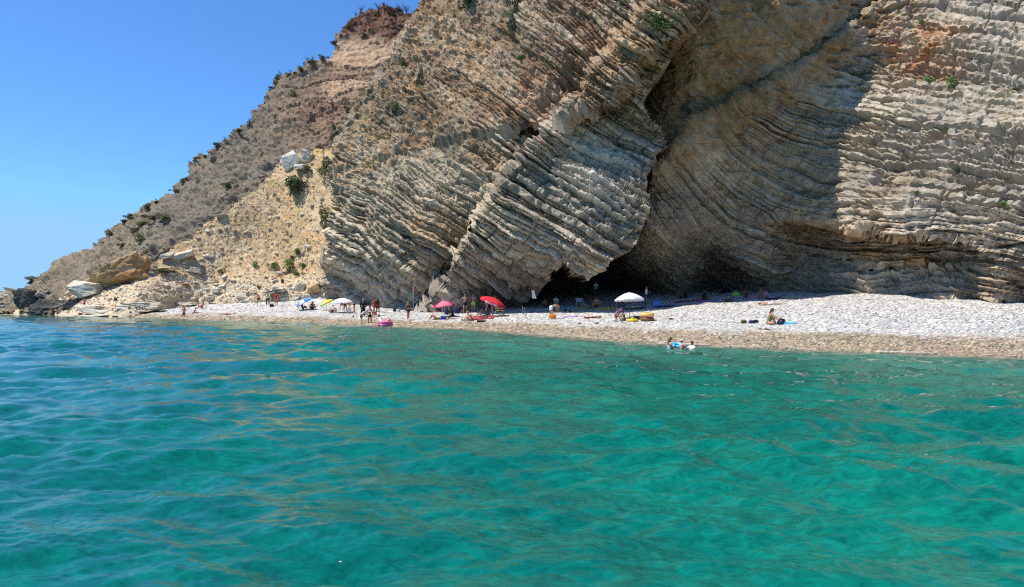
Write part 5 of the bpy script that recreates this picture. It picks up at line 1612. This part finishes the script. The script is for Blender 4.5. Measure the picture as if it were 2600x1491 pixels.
bag(887, 794, .45, .58, .32, 'white', "tall white bag between the two bending women")
bag(843, 795, .4, .28, .3, 'maroon', "small dark red bag left of the person in white clothes")
bag(1002, 792, .36, .32, .3, 'black', "black bag at the foot of the rock beside the white bucket")
bag(1134, 800, .42, .62, .35, 'navy', "upright dark blue bag behind the pink umbrella pole")
bag(1161, 796, .75, .62, .45, 'navy', "blue grey rucksack leaning on the rock right of the pink umbrella", handle=False)
bag(1176, 796, .5, .34, .4, 'brown', "brown bag at the bald man's feet")
bag(1239, 805, .55, .30, .4, 'black', "black bag beside the head of the person on the red air mattress")
bag(1612, 813, .75, .30, .45, 'black', "black bag in the umbrella shade behind the yellow float ring", handle=False)
bag(1668, 780, .85, .55, .6, 'blue', "big blue beach bag right of the person in the white T-shirt")
bag(1868, 752, .75, .36, .4, 'green', "bright green bag on the shaded pebbles below the tent")
bag(1851, 767, .8, .26, .4, 'brown', "low brown bag on the shaded pebbles in front of the green bag")
bag(1740, 757, .45, .45, .35, 'black', "black bag beside the farthest left shaded figure")
bag(1464, 762, .65, .22, .4, 'green', "green bag deep in the cave behind the striped chair", handle=False)
bag(1888, 821, .34, .20, .28, 'brown', "small brown and black bundle on the pebbles left of the woman in sunglasses", handle=False)
bag(1176, 790, .6, .35, .3, 'pink', "pinkish bag leaning on the rock behind the bald man", handle=False)

def backpack(px, py, label):
    p = hit(px, py); e = empty("backpack", p, math.radians(-20)); tag(e, label, "backpack")
    o = link("main_pouch", box_mesh("main_pouch", .46, .28, .38, .09, taper=.72, seg=3), cloth('black'), e)
    o.rotation_euler = (0, math.radians(14), 0)
    link("front_pocket", box_mesh("front_pocket", .30, .12, .2, .05, .05), cloth('navy'), e).location = (0.02, -.18, 0)
    for s in (-1, 1):
        tube("strap", [([(.04, s * .08, .37), (.24, s * .1, .34), (.3, s * .1, .12), (.24, s * .1, .02)], .018, .018)], cloth('navy'), e, 5)
backpack(1981, 826, "black backpack leaning beside the woman in sunglasses")
# cup
p = hit(1966, 825); e = empty("drinking_cup", p); tag(e, "pale yellow drinking cup standing in front of the black backpack", "cup")
V, Fc = tube_mesh([([(0, 0, 0), (0, 0, .10), (0, 0, .21)], .075, .10)], 14); link("cup", mesh_np("cup", V, Fc, True), pm("cup_cream", (.72, .66, .38), .5), e)
V, Fc = tube_mesh([([(0, 0, .212), (0, 0, .232)], .106, .102)], 14); link("lid", mesh_np("lid", V, Fc, True), cloth('white'), e)
# cooler
p = hit(1126, 814); e = empty("cool_box", p, math.radians(6)); tag(e, "blue cool box with a pale lid under the pink umbrella", "cool box")
link("box", box_mesh("box", .44, .32, .34, .03, taper=1.06), pm("cooler_blue", (.015, .07, .36), .45), e)
link("lid", box_mesh("lid", .50, .37, .09, .03, .345), pm("cooler_lid", (.62, .63, .58), .5), e)
tube("handle", [([(-.24, 0, .30), (-.25, 0, .48), (0, 0, .52), (.25, 0, .48), (.24, 0, .30)], .014, .014)], cloth('white'), e, 5)
# bucket
p = hit(1013, 792); e = empty("bucket", p); tag(e, "white bucket standing at the foot of the rock left of the walking woman", "bucket")
V, Fc = tube_mesh([([(0, 0, 0), (0, 0, .15), (0, 0, .30)], .12, .16)], 16); link("pail", mesh_np("pail", V, Fc, True), pm("bucket_white", (.66, .62, .6), .5), e)
link("rim", torus_mesh("rim", .165, .014, 20, 6), pm("bucket_rim", (.6, .5, .5), .5), e).location = (0, 0, .30)
tube("handle", [([(-.165, 0, .29), (-.12, .03, .40), (0, .04, .44), (.12, .03, .40), (.165, 0, .29)], .008, .008)], POLE, e, 4)

# inflatables
def ring(px, py, R, r_, m, label, name="float_ring", lift=0.0, rx=0.0, flat=1.0, bumps=0, loc=None, sx=1.0):
    p = loc if loc is not None else hit(px, py)
    e = empty(name, p + Vector((0, 0, r_ * flat + lift))); tag(e, label, "float ring")
    e.rotation_euler = (math.radians(rx), 0, 0)
    link("tube", torus_mesh("tube", R, r_, 36, 12, flat, sx=sx, bumps=bumps), m, e)
    tube("valve", [([(R * .7 * sx, -R * .7, r_ * flat * .9), (R * .7 * sx, -R * .7, r_ * flat * 1.2)], .02, .016)], m, e, 6)
    return e
YEL = pm("vinyl_yellow", (.80, .55, .03), .3, spec=.5); PEACH = pm("vinyl_peach", (.80, .42, .20), .35, spec=.5); BRN = pm("vinyl_brown", (.22, .10, .02), .35, spec=.5); CYAN = pm("vinyl_cyan", (.06, .52, .72), .3, spec=.5)
PINKV = pm("vinyl_pink", (.78, .13, .30), .35, spec=.5); REDV = pm("vinyl_red", (.62, .03, .06), .4, spec=.5); GRNV = pm("vinyl_lime", (.50, .58, .06), .35, spec=.5)
e = ring(1606, 818, .28, .115, YEL, "small yellow float ring with a green head in front of the big white umbrella")
V, Fc = uvball((0, -.02, .16), (.11, .10, .10)); link("green_head", mesh_np("green_head", V, Fc, True), GRNV, e)
ring(1643, 815, .36, .135, BRN, "brown float ring at the bottom of the pile of two", flat=.95, bumps=0)
e = ring(1643, 815, .36, .15, PEACH, "yellow and peach float ring lying on top of the brown one", lift=.27, flat=.9)
link("yellow_top", torus_mesh("yellow_top", .36, .125, 36, 12, .8, bumps=12), YEL, e).location = (0, 0, .055)
V, Fc = uvball((-.07, -.36, .165), (.035, .03, .025)); link("valve_cap", mesh_np("valve_cap", V, Fc, True), cloth('black'), e)
# cyan ring with a spray of yellow, in the water
e = ring(0, 0, .20, .085, CYAN, "cyan float ring in the water between the woman and the child", loc=Vector(at(1719, 884, 32.3)) + Vector((0, 0, .02)), sx=1.1, rx=14)
link("yellow_seam", torus_mesh("yellow_seam", .283, .012, 36, 6, sx=1.08), YEL, e).location = (0, 0, -.02)
# pink boat
p = Vector(at(978, 831, 58.3)); p.z = .0
e = empty("inflatable_boat", p, math.radians(8)); tag(e, "pink inflatable boat floating at the water's edge", "inflatable")
for z, s in ((.12, 1.0), (.30, .93)):
    link("tube", torus_mesh("tube", .34 * s, .13, 32, 10, sx=1.35), PINKV, e).location = (0, 0, z)
link("floor", box_mesh("floor", .8, .55, .05, .02, .05), PINKV, e)
V, Fc = uvball((.30, .05, .48), (.14, .26, .13)); link("backrest", mesh_np("backrest", V, Fc, True), PINKV, e)
V, Fc = uvball((-.30, -.1, .44), (.10, .12, .07)); link("pillow", mesh_np("pillow", V, Fc, True), cloth('white'), e)
# red air mattress
p = hit(1224, 812); e = empty("air_mattress", p, math.radians(4)); tag(e, "red air mattress under the person in black, in front of the red umbrella", "air mattress")
for k in range(5):
    V, Fc = tube_mesh([([(-.82, -.30 + k * .15, .10), (0, -.30 + k * .15, .09), (.82, -.30 + k * .15, .10)], .085, .085)], 10)
    link("air_tube", mesh_np("air_tube", V, Fc, True), REDV, e)
V, Fc = uvball((.86, 0, .18), (.16, .38, .13)); link("head_pillow", mesh_np("head_pillow", V, Fc, True), REDV, e)
# black flat box
p = hit(1222, 819); e = empty("black_tray", p, math.radians(-4)); tag(e, "flat black box lying in front of the red air mattress", "box")
link("base", box_mesh("base", .66, .35, .13, .03), pm("black_plastic", (.02, .02, .025), .4), e)
link("lid", box_mesh("lid", .68, .36, .05, .015, .135), pm("grey_plastic", (.10, .10, .11), .4), e)

# red flag
p = hit(1049, 797); e = empty("flag_pole", p); tag(e, "tall thin pole with a small red flag in front of the rock", "flag")
H_ = (797 - 727) / F * p.y
tube("pole", [([(0, 0, -.2), (0, 0, H_ * .5), (0, 0, H_)], .022, .016)], POLE, e)
fl = []
for i in range(7):
    for j in range(4):
        fl.append((.02 + i * .03, .05 * math.sin(i * 1.1 + j * .4), H_ - .08 - j * .12 - i * .05 * (1 if j < 2 else .4)))
fq = np.array([(i * 4 + j, i * 4 + j + 1, i * 4 + j + 5, i * 4 + j + 4) for i in range(6) for j in range(3)])
fV = np.array(fl); nF = len(fV)
bd = [i * 4 for i in range(7)] + [24 + j for j in range(1, 4)] + [i * 4 + 3 for i in range(5, -1, -1)] + [2, 1, 0]
rim = np.array([(bd[t + 1], bd[t], bd[t] + nF, bd[t + 1] + nF) for t in range(len(bd) - 1)])
link("flag", mesh_np("flag", np.concatenate([fV, fV + np.array([0, .008, 0])]), np.concatenate([fq, fq[:, ::-1] + nF, rim]), True), pm("flag_red", (.62, .02, .05), .8), e)
# fishing rods
for (px, py, top, lab, lean) in ((1328, 802, 777, "shorter fishing rod stuck in the pebbles left of its longer twin", -.05), (1335, 808, 780, "longer fishing rod stuck in the pebbles nearer the water", -.10)):
    p = hit(px, py); h = (py - top) / F * p.y; e = empty("fishing_rod", p); tag(e, lab, "fishing rod")
    tube("rod", [([(lean * .3, 0, h * .3), (lean * .7, 0, h * .7), (lean, 0, h)], .014, .006)], POLE, e, 5)
    tube("grip", [([(0, 0, -.15), (0, 0, .1), (lean * .32, 0, h * .36)], .022, .02)], POLED, e, 6)
    V, Fc = uvball((.04, -.02, h * .34), (.045, .035, .045)); link("reel", mesh_np("reel", V, Fc, True), POLED, e)
# hanging towel
p = Vector(at(1353, 748, 66.4)); n, m = 6, 8
V = np.array([((i / 5 - .5) * (.30 - .06 * math.sin(j * .7)) + .02 * j, .05 * math.sin(i * 1.9 + j * .3), .36 - j / 7 * .72) for i in range(n) for j in range(m)])
q = np.array([(i * m + j, i * m + j + 1, (i + 1) * m + j + 1, (i + 1) * m + j) for i in range(n - 1) for j in range(m - 1)])
o = link("hanging_towel", mesh_np("hanging_towel", np.concatenate([V, V + np.array([0, .02, 0])]), np.concatenate([q, q[:, ::-1] + n * m]), True), cloth('white')); o.location = p
tag(o, "white towel hanging from the rock at the left edge of the cave mouth", "towel")

# deck chair with stripes
def deck_chair(px, py, label, c1, c2, rz=0, w=.62):
    p = hit(px, py); e = empty("deck_chair", p, math.radians(rz)); tag(e, label, "deck chair")
    for s in (-1, 1):
        x = s * w / 2
        tube("frame_rail", [([(x, -.38, .02), (x, .0, .30), (x, .42, .82)], .017, .017)], POLE, e, 6)
        tube("leg", [([(x, .38, .0), (x, .1, .22), (x, -.25, .36)], .017, .017)], POLE, e, 6)
    for k in range(9):
        t = k / 9
        a = Vector((0, .40 - .30 * t, .80 - .50 * t)) if t < .62 else Vector((0, .40 - .186 - .55 * (t - .62) / .38 * 1.0, .49 - .31 - .03 * 0 + (.0)))
        if t >= .62: a = Vector((0, .21 - (t - .62) / .38 * .5, .27 + (t - .62) * .1))
        V, Fc = tube_mesh([([(-w / 2, a.y, a.z), (0, a.y + .03, a.z - .03), (w / 2, a.y, a.z)], .036, .036)], 6)
        V[:, 1] = V[:, 1]
        link("stripe", mesh_np("stripe", V, Fc, True), c1 if k % 2 else c2, e)
    return e
deck_chair(1471, 779, "blue and white striped beach chair at the edge of the cave shade", cloth('white'), cloth('blue'), 180)
deck_chair(1576, 783, "dark red low chair behind the big white umbrella", cloth('maroon'), cloth('maroon'), 200, .9)
deck_chair(1268, 797, "tan and yellow low chair in the shade of the red umbrella", cloth('yellow'), cloth('brown'), 150)

# pop up tent
p = hit(1842, 745); e = empty("beach_tent", p, math.radians(180)); tag(e, "dark dome tent with a pale arch pitched at the back of the shade", "tent")
V, Fc = ICO[4]; V = V * np.array([.62, .5, .62]); k_ = (V[:, 2] > -.02)
fm = k_[Fc].all(1) & ~((V[Fc].mean(1)[:, 1] > .26) & (V[Fc].mean(1)[:, 2] < .36))
link("canopy", mesh_np("canopy", V, np.concatenate([Fc[fm], -np.ones((fm.sum(), 1), int)], 1), True), pm("tent_black", (.02, .021, .024), .6), e)
tube("arch", [([(.63 * math.cos(a), .20, .63 * math.sin(a)) for a in np.linspace(0, math.pi, 13)], .016, .016)], pm("tent_trim", (.25, .28, .32), .5), e, 5)
link("floor_sheet", box_mesh("floor_sheet", 1.1, .8, .03, .01), cloth('navy'), e)

# shoes and flip flops
def sole(px, py, col, label, name="flip_flop", group=None, rz=0, s=1.0):
    p = hit(px, py); e = empty(name, p + Vector((0, 0, .03)), math.radians(rz)); tag(e, label, "shoe" if name != "flip_flop" else "flip flop", group); e.scale = (s, s, s)
    n = 14; out = [(.055 * (1 + .18 * math.sin(a) ) * math.cos(a), .135 * math.sin(a)) for a in np.linspace(0, 2 * math.pi, n, endpoint=False)]
    V = [(x, y, 0) for x, y in out] + [(x, y, .035) for x, y in out] + [(0, 0, 0), (0, 0, .035)]
    q = [(j, (j + 1) % n, n + (j + 1) % n, n + j) for j in range(n)] + [((j + 1) % n, j, 2 * n, -1) for j in range(n)] + [(n + j, n + (j + 1) % n, 2 * n + 1, -1) for j in range(n)]
    link("sole", mesh_np("sole", np.array(V), np.array(q)), cloth(col), e)
    if name == "flip_flop":
        tube("strap", [([(-.05, -.01, .03), (-.03, .05, .07), (0, .08, .04)], .012, .01), ([(.05, -.01, .03), (.03, .05, .07), (0, .08, .04)], .012, .01)], cloth(col), e, 5)
    else:
        V, Fc = uvball((0, -.01, .06), (.055, .13, .07)); link("upper", mesh_np("upper", V, Fc, True), cloth(col), e)
sole(1932, 839, 'maroon', "left one of two crimson flip flops below the woman in sunglasses", rz=70, s=1.3)
sole(1947, 839, 'maroon', "right one of two crimson flip flops below the woman in sunglasses", rz=40, s=1.3)
sole(1435, 791, 'black', "left one of two dark shoes on the pebbles below the teal towel", "shoe", rz=60, s=1.3)
sole(1448, 792, 'black', "right one of two dark shoes on the pebbles below the teal towel", "shoe", rz=20, s=1.3)
sole(1471, 826, 'maroon', "single red shoe lying above the black driftwood", "shoe", rz=30, s=1.2)
sole(1515, 825, 'grey', "single grey shoe lying right of and above the black driftwood", "shoe", rz=80, s=1.2)
sole(897, 807, 'black', "single dark shoe on the pebbles left of the person bending at the water", "shoe", rz=30, s=1.2)
sole(1918, 821, 'black', "black shoe touching the feet of the woman in sunglasses", "shoe", rz=80, s=1.4)
sole(1908, 822, 'navy', "dark slipper between the small bundle and the woman in sunglasses", "shoe", rz=70, s=1.4)
bag(1704, 812, .30, .13, .2, 'brown', "small brown heap of cloth alone on the pebbles right of the float rings", "cloth_heap", "cloth", handle=False)
# driftwood
def drift(px, py, L, r0, col, label, rz=0):
    p = hit(px, py); r_ = np.random.default_rng(int(px))
    pts = [(L * (k / 6 - .5), .05 * r_.normal(), r0 * .8 + .03 * abs(r_.normal())) for k in range(7)]
    o = tube("driftwood", [(pts, r0, r0 * .6), ([pts[4], (pts[4][0] + .1, .05, r0 * 2.2), (pts[4][0] + .22, .08, r0 * 3)], r0 * .5, r0 * .25)], col); o.location = p; o.rotation_euler = (0, 0, math.radians(rz))
    tag(o, label, "driftwood")
WD = pm("wet_wood", (.03, .028, .025), .7, var=.3); GW = pm("grey_wood", (.17, .155, .14), .8, var=.3)
drift(1489, 833, .85, .045, WD, "black piece of driftwood on the wet pebbles in the middle", -8)
drift(2208, 763, .7, .03, GW, "grey driftwood stick high on the beach, right part", 4)
drift(2112, 783, .8, .022, GW, "thin grey stick lying on the open pebbles above the black backpack", 2)
drift(2174, 780, .4, .03, GW, "short grey stick with a twig right of the thin one", 20)
# paddle in the hands of the sitting man
p = hit(1568, 806); e = empty("bat", p + Vector((0, -.15, .42)), 0); tag(e, "mauve bat held by the tanned man by the umbrella pole", "bat")
tube("grip", [([(0, 0, 0), (.14, 0, .11)], .014, .014)], cloth('purple'), e, 5)
V, Fc = uvball((.22, 0, .17), (.11, .015, .08)); link("blade", mesh_np("blade", V @ rot3(0, 0, 0).T, Fc, True), cloth('purple'), e)
print("things", round(time.time() - T0, 1))
